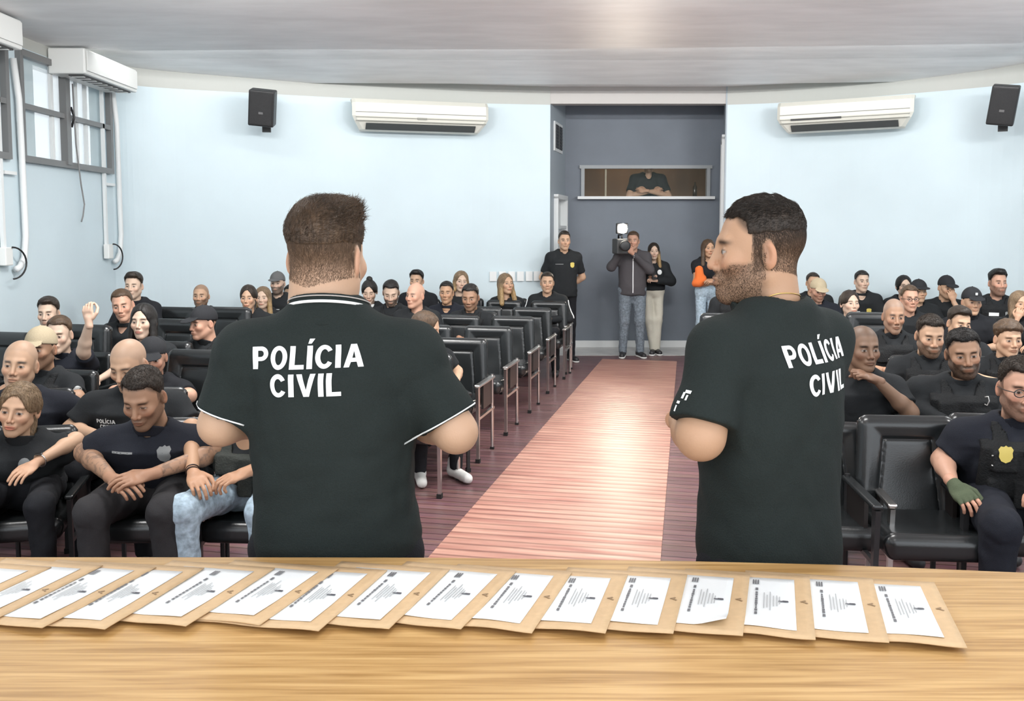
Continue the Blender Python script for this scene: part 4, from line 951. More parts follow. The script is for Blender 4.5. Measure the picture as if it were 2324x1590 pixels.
        for k in (-1, 1):
            a = AN[k]; fd = Vector((k*.18, -1, 0)).normalized()
            if sp.get('toes'): fd = Vector((*sp['toes'], 0)).normalized()
            hl = a+Vector((0, .0, 0))-fd*.05; hl.z = .045; to_ = a+fd*.17; to_.z = .038
            def shoe(p):
                d = smin(rcone(p, hl, to_, .040, .036), rcone(p, hl+Vector((0, 0, .01)), hl+Vector((0, 0, .07)), .042, .040), .03); return smax(d, .004-p.z, .004)
            b1, b2 = np.minimum(hl, to_)-.07, np.maximum(hl, to_)+.07
            Vs, Fs = nets(shoe, (b1[0], b1[1], 0), (b2[0], b2[1], .16), .008 if Y < 6.5 or stand else .012); sh_ = add('shoe', mesh_np('shoe', Vs, Fs), sp.get('shoe', M_SHOE), root, True)
            if stand:
                def sole(p): return smax(rcone(p, hl-Vector((0, 0, .02)), to_-Vector((0, 0, .02)), .046, .042), np.maximum(p.z-.024, .001-p.z), .003)
                Vs, Fs = nets(sole, (b1[0], b1[1], -.01), (b2[0], b2[1], .05), .008); add('sole', mesh_np('sole', Vs, Fs), M_SOLE, sh_, True)
    # --- marks on the clothes
    fN = Vector((0, -1, 0)); U = Vector((0, 0, 1)); chz = HZ+.80*tl
    for mk in sp.get('marks', ()):
        kind, x, z = mk[0], mk[1], chz+mk[2]; c_ = Vector((x, cy(.8), z))
        if kind == 'text':
            text_mesh('lettering', 'POLÍCIA\nCIVIL', mk[3] if len(mk) > 3 else .018, root, bvh2, c_, fN, U, M_WTEXT, .002, cell=.02)
        elif kind == 'label': 
            pm_ = patch_mesh('name_patch', rect(.10, .036), root, bvh2, c_, fN, U, mat('light_patch', (.72, .74, .74), .7), .003, .02, bool(sp.get('vest')))
            if near: text_mesh('lettering', 'POLÍCIA CIVIL', .0105, root, bvh2, c_, fN, U, BLACK, .0045, cell=.03, flat=True, xs=.9)
        elif kind == 'shield': patch_mesh('badge', SHIELD, root, bvh2, c_, fN, U, mk[3] if len(mk) > 3 else M_BADGE, .003, .012, bool(sp.get('vest')))
        elif kind == 'oval': patch_mesh('badge', OVAL, root, bvh2, c_, fN, U, mk[3] if len(mk) > 3 else M_GBADGE, .003, .02)
        elif kind == 'line': patch_mesh('name_print', rect(.10, .008), root, bvh2, c_, fN, U, M_GBADGE, .002, .02)
        elif kind == 'zip': patch_mesh('zip', rect(.012, .55), root, bvh, Vector((x, 0, HZ+.5*tl)), fN, U, M_WTEXT, .002, .03)
        elif kind == 'slv':      # badge on the outside of a sleeve
            k = mk[3]; m_ = SH[k].lerp(ARM[k][0], .42); patch_mesh('sleeve_badge', OVAL if len(mk) < 5 else rect(.06, .04), root, bvh, m_, Vector((k*.8, -.6, 0)), U, mat('pale_badge', (.5, .52, .52), .7), .003, .02)
    if not sp.get('collar') and Y < 9 and not sp.get('nocollar'):
        nq2 = sp.get('neck', .070)
        def crew(p):
            d = np.abs(rcone(p, na, nz, nq2*.76, nq2*1.2))-.006; hh_ = (p.x-na.x)*nd.x+(p.y-na.y)*nd.y+(p.z-na.z)*nd.z+.50*(na.y-p.y)*-1
            return smax(d, np.maximum(-.002-hh_, hh_-.046), .004)
        Vk, Fk = nets(crew, (nb.x-.12, nb.y-.14, nb.z-.13), (nb.x+.12, nb.y+.1, nb.z+.09), .005 if near else .007); add('neckline', mesh_np('neckline', Vk, Fk), sm, root, True)
    if sp.get('collar'):
        cm = M_WTEXT if sp['collar'] == 2 else sm
        def col(p):
            a = rcone(p, (nb.x, nb.y-.01, nb.z-.03), (nb.x, nb.y-.018, nb.z+.15), .071, .075); d = np.abs(a)-.005
            d = smax(d, np.maximum(nb.z-.02-p.z, p.z-(nb.z+.034+.25*(p.y-nb.y))), .004); return smax(d, -(np.abs(p.x-nb.x)-.012-(.0)) if False else d, .001)
        Vk, Fk = nets(col, (nb.x-.11, nb.y-.12, nb.z-.05), (nb.x+.11, nb.y+.1, nb.z+.08), .005); add('collar', mesh_np('collar', Vk, Fk), cm, root, True)
    sp['root'] = root; sp['J'] = dict(ARM=ARM, hc=hc, nb=nb, Mh=Mh, SH=SH, KN=KN, bvh=bvh, HZ=HZ, shz=shz, V=V, F=Fc)
    return root
CAPT = nets(cap_sdf, (-.1, -.2, -.02), (.1, .13, .15), .0045)
# ------------------------------------------------------------------ the two men standing at the table
def strands(root, V, Fc, keep, n, length, comb, col, seed, r0=.0005, droop=0, parent=None, lift=.35):
    rr = np.random.RandomState(seed); tri = V[Fc]; cen = tri.mean(1); nr = np.cross(tri[:, 1]-tri[:, 0], tri[:, 2]-tri[:, 0]); ar = np.linalg.norm(nr, axis=1); nr /= ar[:, None]+1e-12
    k = keep(cen); pr = ar*k; pr /= pr.sum(); ii = rr.choice(len(Fc), n, p=pr); w = rr.rand(n, 2)
    P = tri[ii, 0]+(tri[ii, 1]-tri[ii, 0])*w[:, :1]+(tri[ii, 3]-tri[ii, 0])*w[:, 1:]; N = nr[ii]; L = length(P)*(.6+.8*rr.rand(n)); D = comb(P)+rr.randn(n, 3)*.28
    D = D-N*(D*N).sum(1)[:, None]; D /= np.linalg.norm(D, axis=1)[:, None]+1e-9; D = D+N*lift; D /= np.linalg.norm(D, axis=1)[:, None]
    T = np.cross(D, N); T /= np.linalg.norm(T, axis=1)[:, None]+1e-9; B = np.cross(D, T)
    VV = []; 
    for t, r in ((-.15, 1), (.45, .9), (1, .15)):
        c = P+D*(L*t)[:, None]-N*(L*.22*max(0, t)**2)[:, None]
        for a in (0, 2.09, 4.19): VV.append(c+(T*math.cos(a)+B*math.sin(a))*r0*r)
    VV = np.stack(VV, 1).reshape(-1, 3); base = (np.arange(n)*9)[:, None]; F_ = []
    for lv in (0, 3):
        for a in range(3): F_.append(base+np.array([[lv+a, lv+(a+1) % 3, lv+3+(a+1) % 3, lv+3+a]]))
    F_ = np.concatenate(F_); cc = np.repeat(col(P)*(.7+.6*rr.rand(n, 1)), 9, axis=0)
    return add('hair_strands', mesh_np('hair_strands', VV, F_, cc), HAIR, parent or root, True)
STRIPE = M_WTEXT
def ring_band(name, root, bvh, c, ax, r, w, m, depth=.0025, n=64, lift=.0012):
    """thin band hugging a surface, seen in the plane through c with normal ax"""
    ax = Vector(ax).normalized(); u = ax.cross(Vector((.3, .2, 1))).normalized(); v = ax.cross(u); bm = bmesh.new(); rows = []
    for i in range(n):
        t = 2*math.pi*i/n; d = u*math.cos(t)+v*math.sin(t); row = []
        for q in (-.5, -.5, .5, .5):
            pass
        for q in (-.5, .5):
            o = c+ax*q*w+d*r; h = bvh.ray_cast(o, -d, r*.98); row.append((h[0]+d*lift) if h[0] is not None else c+ax*q*w+d*r*.5)
        rows.append([bm.verts.new(row[0]), bm.verts.new(row[0]+d*depth), bm.verts.new(row[1]+d*depth), bm.verts.new(row[1])])
    for i in range(n):
        A, B = rows[i], rows[(i+1) % n]
        for k in range(3): bm.faces.new((A[k], A[k+1], B[k+1], B[k]))
    bmesh.ops.recalc_face_normals(bm, faces=bm.faces); me = bpy.data.meshes.new(name); bm.to_mesh(me); bm.free(); return add(name, me, m, root, True)

M1 = dict(hx=.018, label='man standing back turned at left centre, black POLÍCIA CIVIL shirt with striped collar', px=742, top=447, Y=2.21, yaw=180, hyaw=163, pitch=2, roll=0, sk='b', hc='brown', hair='fade', hh=1.05, nbz=.116, nocollar=1, crop=1,
          stand=True, w=1.10, s=1.03, hw=1.05, nk=.019, lean=.0, belly=1.02, shirt=M_GREENB, hres=.0026, cres=.0065, sleeve=.86, wrinkle=.0048, neck=.088, seed=3, hem=.80,
          armR=((-.290, .03, 1.25), (-.07, -.24, 1.26), (.9, -.5, .1), (0, -.5, .8), .7), armL=((.268, .02, 1.265), (.07, -.25, 1.26), (-.9, -.5, .1), (0, -.5, .8), .7), armw=1.06, legw=1.1, pants=M_BLKP, bulk=.0, shirtname='polo_shirt')
M2 = dict(label='man standing at right centre, face in profile, black POLÍCIA CIVIL shirt, gold necklace', px=1722, top=441, Y=2.2, yaw=215, hyaw=262, pitch=2, sk='a', hc='dark', hair='fadehi', crop=.85, beard=.5, bulk=.002,
          stand=True, w=1.04, s=1.0, nk=.012, nbz=.150, lean=.02, belly=1.0, shirt=M_GREENB, hres=.0026, cres=.0065, sleeve=.88, wrinkle=.0036, neck=.086, seed=8, puff=1.18, hem=.80,
          armL=((.262, .02, 1.275), (.115, -.19, 1.26), (-.9, -.2, -.1), (0, -.5, .8), .7), armR=((-.22, -.08, 1.22), (-.10, -.22, 1.22), (.7, .35, .1), (0, -1, 0), .7), armw=1.12, shirtname='t_shirt')
def foreground():
    for sp, seed in ((M1, 1), (M2, 2)):
        root = person(sp); J = sp['J']; Mh = J['Mh']; hc_ = sp['hairc']; sk = sp['skin']; me = [c for c in root.children if c.name.startswith('hair')][0]
        Vq, Fq = hair_mesh(sp['hair'], .004, sp.get('seed', 0)); Vw = xf(Vq, Mh)
        hb = BVHTree.FromPolygons([tuple(v) for v in Vw], [tuple(f) for f in Fq])
        R3 = np.array(Mh.to_3x3().normalized())
        inv = np.array(Mh.inverted())
        def loc(P): return P @ inv[:3, :3].T+inv[:3, 3]
        if seed == 1:
            ln = lambda P: .004+.020*np.clip((loc(P)[:, 2]-.03)/.07, 0, 1); cmb = lambda P: np.stack([np.cos(12*loc(P)[:, 2]+3)*.6+.3, -.6+0*P[:, 0], .15+0*P[:, 0]], 1) @ R3.T
        else:
            ln = lambda P: .003+.011*np.clip((loc(P)[:, 2]-.05)/.05, 0, 1); cmb = lambda P: np.stack([0*P[:, 0], -1+0*P[:, 0], -.2+0*P[:, 0]], 1) @ R3.T
        cf = lambda P: np.clip(hc_*(1.0+.5*vnoise(P, 60, 4)[:, None]), 0, 1)
        strands(root, Vw, Fq, lambda c: (loc(c)[:, 2] > -.04).astype(float), 9000, ln, cmb, cf, seed, .00042, parent=me)
        # cropped hair on the skin below the longer hair, and beard bristles
        Vh, Fh = head_template(False, sp['hres'], sp.get('bulk', 0), sp.get('nk', 0)); Vhw = xf(Vh, Mh)
        def kp(c):
            q = loc(c); return ((q[:, 2] > -.062+.02*np.abs(q[:, 0])/.07) & (q[:, 1] > -.018) & (q[:, 2] < .06) & (np.abs(q[:, 0]) < .0775)).astype(float)
        strands(root, Vhw, Fh, kp, 24000, lambda P: .0028+.003*np.clip((loc(P)[:, 2]+.06)/.06, 0, 1), lambda P: np.tile(R3 @ np.array((0, .3, -1)), (len(P), 1)), lambda P: mix(np.tile(sk*.26+hc_*.8, (len(P), 1)), hc_*1.1, (loc(P)[:, 2]+.01)/.06), seed+5, .00024, parent=me, lift=.25)
        if seed == 1:
            strands(root, Vw, Fq, lambda c: ((c[:, 0] < J['hc'].x-.045) & (loc(c)[:, 2] > .075)).astype(float), 420, lambda P: .026+0*P[:, 0], lambda P: np.tile((-1., .1, .8), (len(P), 1)), cf, 77, .0006, parent=me, lift=1.2)
        if sp.get('beard'):
            def kb(c):
                q = loc(c); ax_ = np.abs(q[:, 0]); jz = -.036-.35*np.clip(.03-ax_, 0, .03)+.9*np.clip(ax_-.052, 0, .03)
                return ((q[:, 2] < jz) & (q[:, 2] > -.125) & (q[:, 1] < .0) & ~((ax_ < .024) & (np.abs(q[:, 2]+.063) < .009)) | ((q[:, 2] < -.0) & (q[:, 2] > -.06) & (q[:, 1] < .01) & (q[:, 1] > -.022) & (ax_ > .06))).astype(float)
            strands(root, Vhw, Fh, kb, 12000, lambda P: .0026+0*P[:, 0], lambda P: np.tile(R3 @ np.array((0, -.3, -1)), (len(P), 1)), lambda P: np.tile(sk*.15+hc_*.9, (len(P), 1)), seed+9, .00026, parent=me, lift=.3)
        N = Vector((0, 1, 0)); U = Vector((0, 0, 1)); bv = J['bvh']
        if seed == 1:
            z1 = CAM_H-(810-525)/ (F/2.06); z2 = CAM_H-(876-525)/(F/2.06); x1 = .041
            text_mesh('lettering', 'POLÍCIA', .0500, root, bv, Vector((x1-.001, .1, z1-.003)), N, Vector((.035, 0, 1)), M_WTEXT, .0015)
            text_mesh('lettering', 'CIVIL', .0490, root, bv, Vector((x1-.001, .1, z2+.002)), N, Vector((.03, 0, 1)), M_WTEXT, .0015)
            nb = J['nb']
            def colf(p):
                a = rcone(p, (nb.x, nb.y-.01, nb.z-.05), (nb.x, nb.y-.02, nb.z+.16), .089, .086); d = np.abs(a)-.0055
                return smax(d, np.maximum(nb.z-.03-p.z, p.z-(nb.z+.024+.28*(p.y-nb.y))), .003)
            Vk, Fk = nets(colf, (nb.x-.13, nb.y-.14, nb.z-.07), (nb.x+.13, nb.y+.12, nb.z+.08), .0035); co = add('collar', mesh_np('collar', Vk, Fk), M_GREENB, root, True)
            cb = BVHTree.FromPolygons([tuple(v) for v in Vk], [tuple(f) for f in Fk])
            for dz_, w_, m_ in ((.004, .0060, STRIPE), (.017, .0022, mat('grey_stripe', (.45, .42, .40), .7))):
                ring_band('collar_stripe', co, cb, Vector((nb.x, nb.y-.015, nb.z+dz_-.004)), Vector((0, -.28, 1)), .16, w_, m_)
            for k in (-1, 1):
                el_, S_ = J['ARM'][k][0], J['SH'][k]; c_ = S_.lerp(el_, sp['sleeve']-.035); ring_band('sleeve_stripe', root, bv, c_, (el_-S_), .13, .0035, STRIPE, .0015)
        else:
            z1 = CAM_H-(800-525)/(F/2.09); z2 = CAM_H-(862-525)/(F/2.09)
            text_mesh('lettering', 'POLÍCIA', .0470, root, bv, Vector((-.034, .1, z1)), N, Vector((.03, 0, 1)), M_WTEXT, .0015, xs=.98)
            text_mesh('lettering', 'CIVIL', .0475, root, bv, Vector((-.044, .1, z2-.006)), N, Vector((.02, 0, 1)), M_WTEXT, .0015, xs=1.0)
            nb = J['nb']
            pts = [Vector((nb.x+.083*math.cos(t), nb.y-.012+.083*math.sin(t), nb.z+.030+.030*math.sin(t)+.004*math.cos(2*t))) for t in [q*math.pi/24 for q in range(49)]]
            bb = BVHTree.FromPolygons([tuple(v.co) for v in [c for c in root.children if c.name.startswith('body')][0].data.vertices], [tuple(p.vertices) for p in [c for c in root.children if c.name.startswith('body')][0].data.polygons])
            pp = []
            for p in pts:
                cc_ = Vector((nb.x, nb.y-.012, p.z)); d = (p-cc_).normalized(); h = bb.ray_cast(cc_+d*.2, -d, .19); pp.append(h[0]+d*.0012 if h[0] is not None else p)
            MB().tube(pp, .0016, 6, False).build('necklace', M_GOLD, root, True)
            # printed emblem on the left sleeve
            k = 1; m_ = J['SH'][k].lerp(J['ARM'][k][0], .56); Nn = Vector((1, -.05, -.1))
            for ox, oz, wd, hg in ((.006, .026, .018, .006), (-.004, .018, .007, .012), (.008, .015, .006, .010), (-.010, .004, .010, .005), (-.012, -.008, .005, .012)):
                patch_mesh('sleeve_emblem', [(x+ox, z+oz) for x, z in rect(wd, hg)], root, bv, m_, Nn, Vector((0, 0, 1)), M_WTEXT, .0015, .006)
foreground()

# ------------------------------------------------------------------ the audience and the people by the far wall
P_ = []
def A(**k): P_.append(k)
# left block, first row
A(label='woman with long light brown hair and a wristwatch, front row at the left edge', px=40, top=864, Y=4.25, sk='b', hc='ash', hair='tied', fem=True, hyaw=8, roll=8, pitch=2, marks=[('oval', .03, -.01)], armR='rest', pants=M_BLKP, lip=(.95, .42, .40),
  armL=((.22, .0, .72), (.11, -.24, .68), (-.55, -.75, -.35), (.1, -.3, 1), .35), watch=1, w=1.02, lean=.05, yaw=14, gaze=.3, seed=1, spread=.06)
A(label='person almost wholly outside the left edge, only a bare bent arm showing', px=-165, top=850, Y=4.15, sk='b', hc='dark', hair='short', yaw=0, armL=((.235, -.14, .76), (.16, -.36, .98), (0, .2, 1), (0, -1, 0), .9), sleeve=.5)
A(label='tattooed man looking down with clasped hands, front row, dark t-shirt with grey badge', px=324, top=830, Y=4.12, sk='c', hc='dark', hair='flat', crop=.8, beard=.55, pitch=24, hyaw=-3, down=True, marks=[('shield', .085, .012, M_GBADGE), ('line', -.10, .02)], tattoo=1, w=1.13, lean=.14, yaw=4,
  armR=((-.31, -.06, .70), (-.085, -.36, .655), (.75, -.6, -.15), (-.1, -.5, .9), .55), armL=((.31, -.06, .70), (.09, -.37, .675), (-.85, -.45, -.1), (.1, -.4, .9), .45), pants=M_PANTS, legw=1.12, s=1.07, seed=2, shirt=M_NAVY, neck=.078)
A(label='man in light blue jeans, front row, half hidden behind the left standing man', px=556, top=850, Y=4.2, sk='a', hc='dark', hair='short', yaw=-4, vest=1, vestm=M_VEST2, pants=M_JEANS, pantsname='jeans', s=1.04, w=1.08, lean=.08, kw=.17,
  armR=((-.30, -.02, .79), (-.175, -.31, .665), (.55, -.7, -.35), (-.2, -.1, 1), .75), bracelet=1, legw=1.05, seed=5)
# left block, second row
A(label='bald man with raised eyebrows and bare head at the far left, second row', px=42, top=772, Y=4.95, sk='b', hc='grey', hair=None, crop=.25, hyaw=12, roll=6, pitch=-2, marks=[('slv', 0, 0, 1, 1)], s=1.10, w=1.1, shirt=M_NAVY, arms='rest', beard=.12, yaw=12)
A(label='bald man looking down behind the tattooed man, black polo printed POLÍCIA CIVIL', px=290, top=771, Y=4.9, sk='b', hc='grey', hair=None, crop=.3, hyaw=-8, pitch=22, down=True, marks=[('text', -.11, -.03, .022)], s=1.09, w=1.2, collar=1, beard=.15, yaw=2, lean=.06)
# third and fourth rows
A(label='man in a beige cap leaning on his hand, left side third row', px=90, top=741, Y=5.9, sk='c', hc='dark', cap=M_CAPB, hair='cap', hyaw=-2, pitch=2, beard=.6, vest=1, marks=[('slv', 0, 0, 1)], s=1.08, armR='rest', under='short')
A(label='man in a black cap half hidden behind the bald man looking down', px=344, top=764, Y=6.0, sk='r', hc='dark', cap=M_CAPK, hair='cap', hyaw=14, pitch=10, s=1.02, beard=.3, under='short', shirt=M_BLKP)
A(label='man with cropped brown hair resting his chin on his hand, left side', px=133, top=716, Y=6.75, sk='d', hc='brown', hair='short', crop=.6, hyaw=6, pitch=6, armR='chin', armL=((.26, -.2, .86), (.36, -.26, 1.07), (-.15, .1, 1), (0, -1, 0), 1.0), shirt=M_NAVY, s=1.05, lean=.08)
A(label='dark haired man at the far left in the back, head above the beige cap', px=108, top=673, Y=7.6, sk='d', hc='dark', hair='quiff', hyaw=8, pitch=4, beard=.3, s=1.02)
A(label='pale woman with long black hair and a black polo, left block', px=324, top=686, Y=6.8, sk='d', hc='black', hair='long', fem=True, hyaw=0, lip=(.9, .42, .42), collar=1, s=1.06, arms='rest', gaze=.5)
A(label='red faced man with short brown hair beside the black haired woman', px=277, top=655, Y=7.75, sk='r', hc='brown', hair='short', crop=.5, hyaw=10, roll=-8, pitch=6, collar=1, vneck=.06, s=1.06, marks=[('slv', 0, 0, -1)])
A(label='young man with thick dark hair, highest head in the left block by the wall', px=302, top=617, Y=8.9, sk='d', hc='dark', hair='tall', hyaw=4, collar=1, beard=.2, s=1.02, shirt=M_BLKP)
A(label='shaven headed bearded man in front of the row of empty seats, left block', px=455, top=645, Y=9.9, sk='b', hc='dark', hair=None, crop=.55, beard=.8, hyaw=3, s=1.02, bulk=.003)
A(label='man in a black cap turned to the left with a white chest print', px=460, top=693, Y=7.2, sk='r', hc='dark', cap=M_CAPK, hair='cap', hyaw=-40, pitch=6, vest=1, marks=[('label', .02, -.03)], under='short', s=1.03)
A(label='woman with hair pulled back, left of the standing man’s shoulder', px=563, top=645, Y=9.2, sk='b', hc='dark', hair='tied', fem=True, hyaw=2, pitch=2, marks=[('label', .0, -.02)])
A(label='woman with loose fair hair partly behind the woman with pulled back hair', px=596, top=648, Y=10.2, sk='d', hc='ash', hair='long', fem=True, hyaw=2, tips='blond')
A(label='bearded man in a grey cap with a white chest print, by the wall at left', px=629, top=616, Y=10.6, sk='d', hc='black', cap=M_CAPG, hair='cap', beard=.9, hyaw=-2, marks=[('label', 0, -.02)], under='flat', bulk=.003)
A(label='person glimpsed beside the left standing man’s neck', px=659, top=645, Y=11.1, sk='b', hc='black', hair='short')
# centre, left block right of the standing man
A(label='woman with a dark topknot looking down, by the standing man’s ear', px=838, top=634, Y=10.1, sk='d', hc='black', hair='bun', fem=True, hyaw=2, pitch=16, down=True, collar=2, vneck=.05)
A(label='bearded man looking down, white chest print, beside the bald man', px=887, top=635, Y=9.9, sk='d', hc='black', hair='short', beard=.95, bulk=.005, pitch=22, down=True, hyaw=4, marks=[('label', 0, -.02)], vest=1, s=1.04)
A(label='bald clean shaven man looking to the left in the middle of the left block', px=942, top=643, Y=9.1, sk='r', hc='grey', hair=None, crop=.1, hyaw=-32, pitch=0, marks=[('label', 0, -.02)])
A(label='man with upswept dark hair behind the bald man', px=945, top=612, Y=11.3, sk='b', hc='black', hair='tall', hyaw=-10, s=1.02, shirt=M_BLKP)
A(label='man with dark hair and open navy collar, centre of the left block', px=1013, top=637, Y=10.4, sk='a', hc='black', hair='short', hyaw=-6, shirt=M_NAVY, collar=1, vneck=.05, s=1.02)
A(label='woman with blonde bobbed hair by the wall, head tilted', px=1046, top=613, Y=11.4, sk='d', hc='ash', hair='bob', fem=True, hyaw=12, roll=6, tips='blond', s=1.05)
A(label='dark haired man looking down with white chest print, right of the open collared man', px=1067, top=644, Y=9.5, sk='c', hc='black', hair='short', hyaw=-10, pitch=12, beard=.4, vest=1, marks=[('label', -.02, -.02), ('shield', .09, -.04, M_GBADGE)], s=1.04)
A(label='woman with brown hair turned away to the right, by the standing man’s shoulder', px=966, top=704, Y=6.6, sk='b', hc='brown', hair='tied', fem=True, hyaw=75, pitch=15, yaw=20, shoe=M_SOLE, roll=0, kw=.12, arms='thigh')
A(label='woman with very long blonde hair and a gold badge on her chest, by the wall', px=1148, top=618, Y=11.4, sk='b', hc='ash', hair='long', fem=True, hyaw=28, pitch=-6, tips='blond', marks=[('shield', .06, -.10), ('label', -.05, -.10)], s=1.08)
A(label='man in a black tracksuit top with white sleeve stripes, rightmost in the left block', px=1242, top=616, Y=11.3, sk='b', hc='dark', hair='short', crop=.7, hyaw=0, marks=[('label', 0, -.02)], sleeve=1.2, s=1.02, stripes=1)
# right block
A(label='man seated behind the right standing man’s chin, one bent arm and white lanyard showing', px=1668, top=612, Y=9.4, sk='d', hc='dark', hair='short', marks=[('label', 0, -.05)], vest=1, armR=((-.27, -.05, .72), (-.19, -.28, .64), (.5, -.8, -.2), (0, 0, 1), .7))
A(label='man partly hidden behind the beige capped man, right block back row', px=1846, top=617, Y=11.4, sk='b', hc='dark', hair='short', crop=.5, hyaw=0)
A(label='man in a beige cap over his eyes beside the right standing man’s neck', px=1858, top=631, Y=10.2, sk='r', hc='dark', cap=M_CAPB, hair='cap', pitch=14, hyaw=0, beard=.5, shirt=M_NAVY, under='short')
A(label='smooth faced man in an open collared shirt alone against the wall, right block', px=1957, top=613, Y=11.0, sk='d', hc='black', hair='short', hyaw=0, collar=1, vneck=.05, marks=[('shield', .08, -.06), ('label', -.07, -.08)], s=1.0)
A(label='woman with dark hair pulled back, right block, below the smooth faced man', px=1930, top=657, Y=9.2, sk='d', hc='dark', hair='tied', fem=True, hyaw=4, pitch=-4, marks=[('label', .04, -.02)], s=1.05)
A(label='dark haired woman in glasses by the wall, right block', px=2052, top=623, Y=11.0, sk='d', hc='black', hair='hood', fem=True, hyaw=-6, glasses=1.4)
A(label='person in a dark cap hidden behind the man with glasses', px=2086, top=634, Y=10.4, sk='b', hc='dark', cap=M_CAPK, hair='cap', hyaw=0, under='short')
A(label='fair skinned man in glasses with short hair, right block', px=2066, top=646, Y=9.0, sk='r', hc='brown', hair='short', crop=.6, glasses=1.4, hyaw=-6, marks=[('oval', .06, -.1, M_BADGE)], s=1.03, yaw=-16)
A(label='man in a black cap with his hand over his mouth, right block back row', px=2149, top=625, Y=10.6, sk='b', hc='black', cap=M_CAPK, hair='cap', pitch=8, hyaw=4, armL='mouth', under='short', s=1.03, w=1.1)
A(label='big bearded man leaning back against the wall at far right, vest with white print', px=2266, top=611, Y=10.0, sk='r', hc='black', hair='tall', beard=.7, bulk=.006, hyaw=-4, s=1.1, w=1.18, vest=1, marks=[('label', -.06, -.02), ('shield', .08, -.02, M_GBADGE)])
A(label='man in a black cap with white cap badge, in front of the big bearded man', px=2207, top=651, Y=8.6, sk='b', hc='black', cap=M_CAPK, hair='cap', hyaw=-6, pitch=4, under='short', s=1.02, shirt=M_BLKP, cap_badge=1)
A(label='woman resting her mouth on her hand at the right picture edge', px=2316, top=657, Y=8.8, sk='b', hc='ash', hair='long', fem=True, hyaw=-4, armR='mouth', yaw=-16)
A(label='balding man with a thin face and vest, right block, behind the hand-on-chin man', px=2030, top=678, Y=7.15, sk='c', hc='grey', hair=None, crop=.5, hyaw=-8, pitch=6, beard=.35, vest=1, marks=[('label', .05, -.09)], s=1.03, hh=1.07, hw=.95)
A(label='man with long dark beard and swept hair looking down, right block third row', px=2113, top=713, Y=5.95, sk='b', hc='dark', hair='short', beard=.9, bulk=.008, hyaw=-8, pitch=12, vest=1, marks=[('label', .0, -.03)], s=1.03, yaw=-16)
A(label='man with a dark quiff peering between two heads, right block', px=2178, top=695, Y=7.3, sk='b', hc='dark', hair='tall', hyaw=2, pitch=8, s=1.02, roll=4)
A(label='young man with tousled brown hair at right, third row', px=2290, top=726, Y=6.6, sk='b', hc='brown', hair='curly', hyaw=-4, pitch=4, marks=[('label', .02, -.06)], vest=1, s=1.03, yaw=-16)
A(label='heavily bearded dark haired man in a black vest, second row right, hands clasped', px=2189, top=743, Y=5.15, sk='c', hc='black', hair='short', beard=.95, bulk=.007, hyaw=-14, pitch=8, roll=-6, vest=1, marks=[('slv', 0, 0, -1, 1)], s=1.08, w=1.2, yaw=-16, hook=(.10, .12), collar=1,
  sleeve=1.2, armR=((-.30, .0, .74), (-.06, -.27, .65), (.8, -.5, -.2), (0, -.5, .8), .7), armL=((.30, .0, .74), (.06, -.28, .65), (-.8, -.5, -.2), (0, -.5, .8), .7))
A(label='dark skinned man with shaved head resting his chin on his fist, second row right', px=1960, top=739, Y=5.1, sk='e', hc='black', hair=None, crop=.45, hyaw=4, pitch=2, s=1.04, yaw=-8, armR='rest', armL=((.245, -.12, .73), (.055, -.175, .912), (-.85, -.1, .35), (.1, -.3, 1), 1.5), armcol=1, w=1.03)
A(label='bearded man in glasses with an olive fingerless glove and gold badge, front row right edge', px=2318, top=808, Y=4.0, sk='r', hc='dark', hair='short', beard=.75, bulk=.004, hyaw=-12, pitch=4, glasses=1.3, vest=1, marks=[('shield', -.085, .012, M_BADGE), ('label', .04, .02)], s=1.06, w=1.16, yaw=-10, shirt=M_NAVY,
  armR=((-.29, -.0, .69), (-.30, -.20, .64), (.35, -.85, -.45), (-.25, -.2, 1), .55), glove=-1, pants=M_NAVY, legw=1.2, hook=(-.13, .06), kw=.17)
# standing at the back
A(label='man standing with hands behind his back beside the niche, gold badge on shirt', px=1281, top=523, Y=12.15, stand=True, sk='b', hc='dark', hair='short', arms='behind', marks=[('shield', .09, -.02), ('line', -.08, -.01)], yaw=8, hyaw=6, s=1.0, legs=1, w=1.0)
A(label='cameraman standing in the niche with a lit video camera on his shoulder, grey jacket', px=1437, top=524, Y=12.55, stand=True, sk='r', hc='brown', hair='short', sleeve=1.2, shirt=M_JACK, shirtname='jacket', pants=M_GJEANS, pantsname='jeans', marks=[('zip', -.01, 0)], yaw=0, hyaw=-14, w=1.04, s=1.0, belly=1.04,
  armR=((-.30, -.10, 1.24), (-.17, -.24, 1.46), (.1, -.5, .9), (-.5, -.5, 0), 1.1), armL=((.22, -.12, 1.20), (-.02, -.20, 1.42), (-.7, -.2, .7), (.3, -.8, 0), 1.1), legw=1.12, hem=.84)
A(label='woman in cream trousers and black top beside the cameraman, phone in her hands', px=1484, top=549, Y=12.85, stand=True, sk='d', hc='dark', hair='long', tips='blond', fem=True, sleeve=1.2, pants=M_CREAM, yaw=-4, hyaw=-2, s=.97, marks=[('oval', .075, -.02, M_WTEXT)], hem=.90, puff=1.1,
  armR=((-.22, -.10, 1.03), (-.07, -.26, 1.10), (.4, -.7, .2), (-.4, 0, 1), .9), armL=((.24, -.08, 1.03), (.02, -.28, 1.05), (-.8, -.4, .1), (.2, -.5, .9), .9), kn={-1: (-.055, -.04, .49), 1: (.075, -.02, .49)}, an={-1: (.01, .0, .08), 1: (.06, .03, .08)}, flare=1.15, legw=1.0)
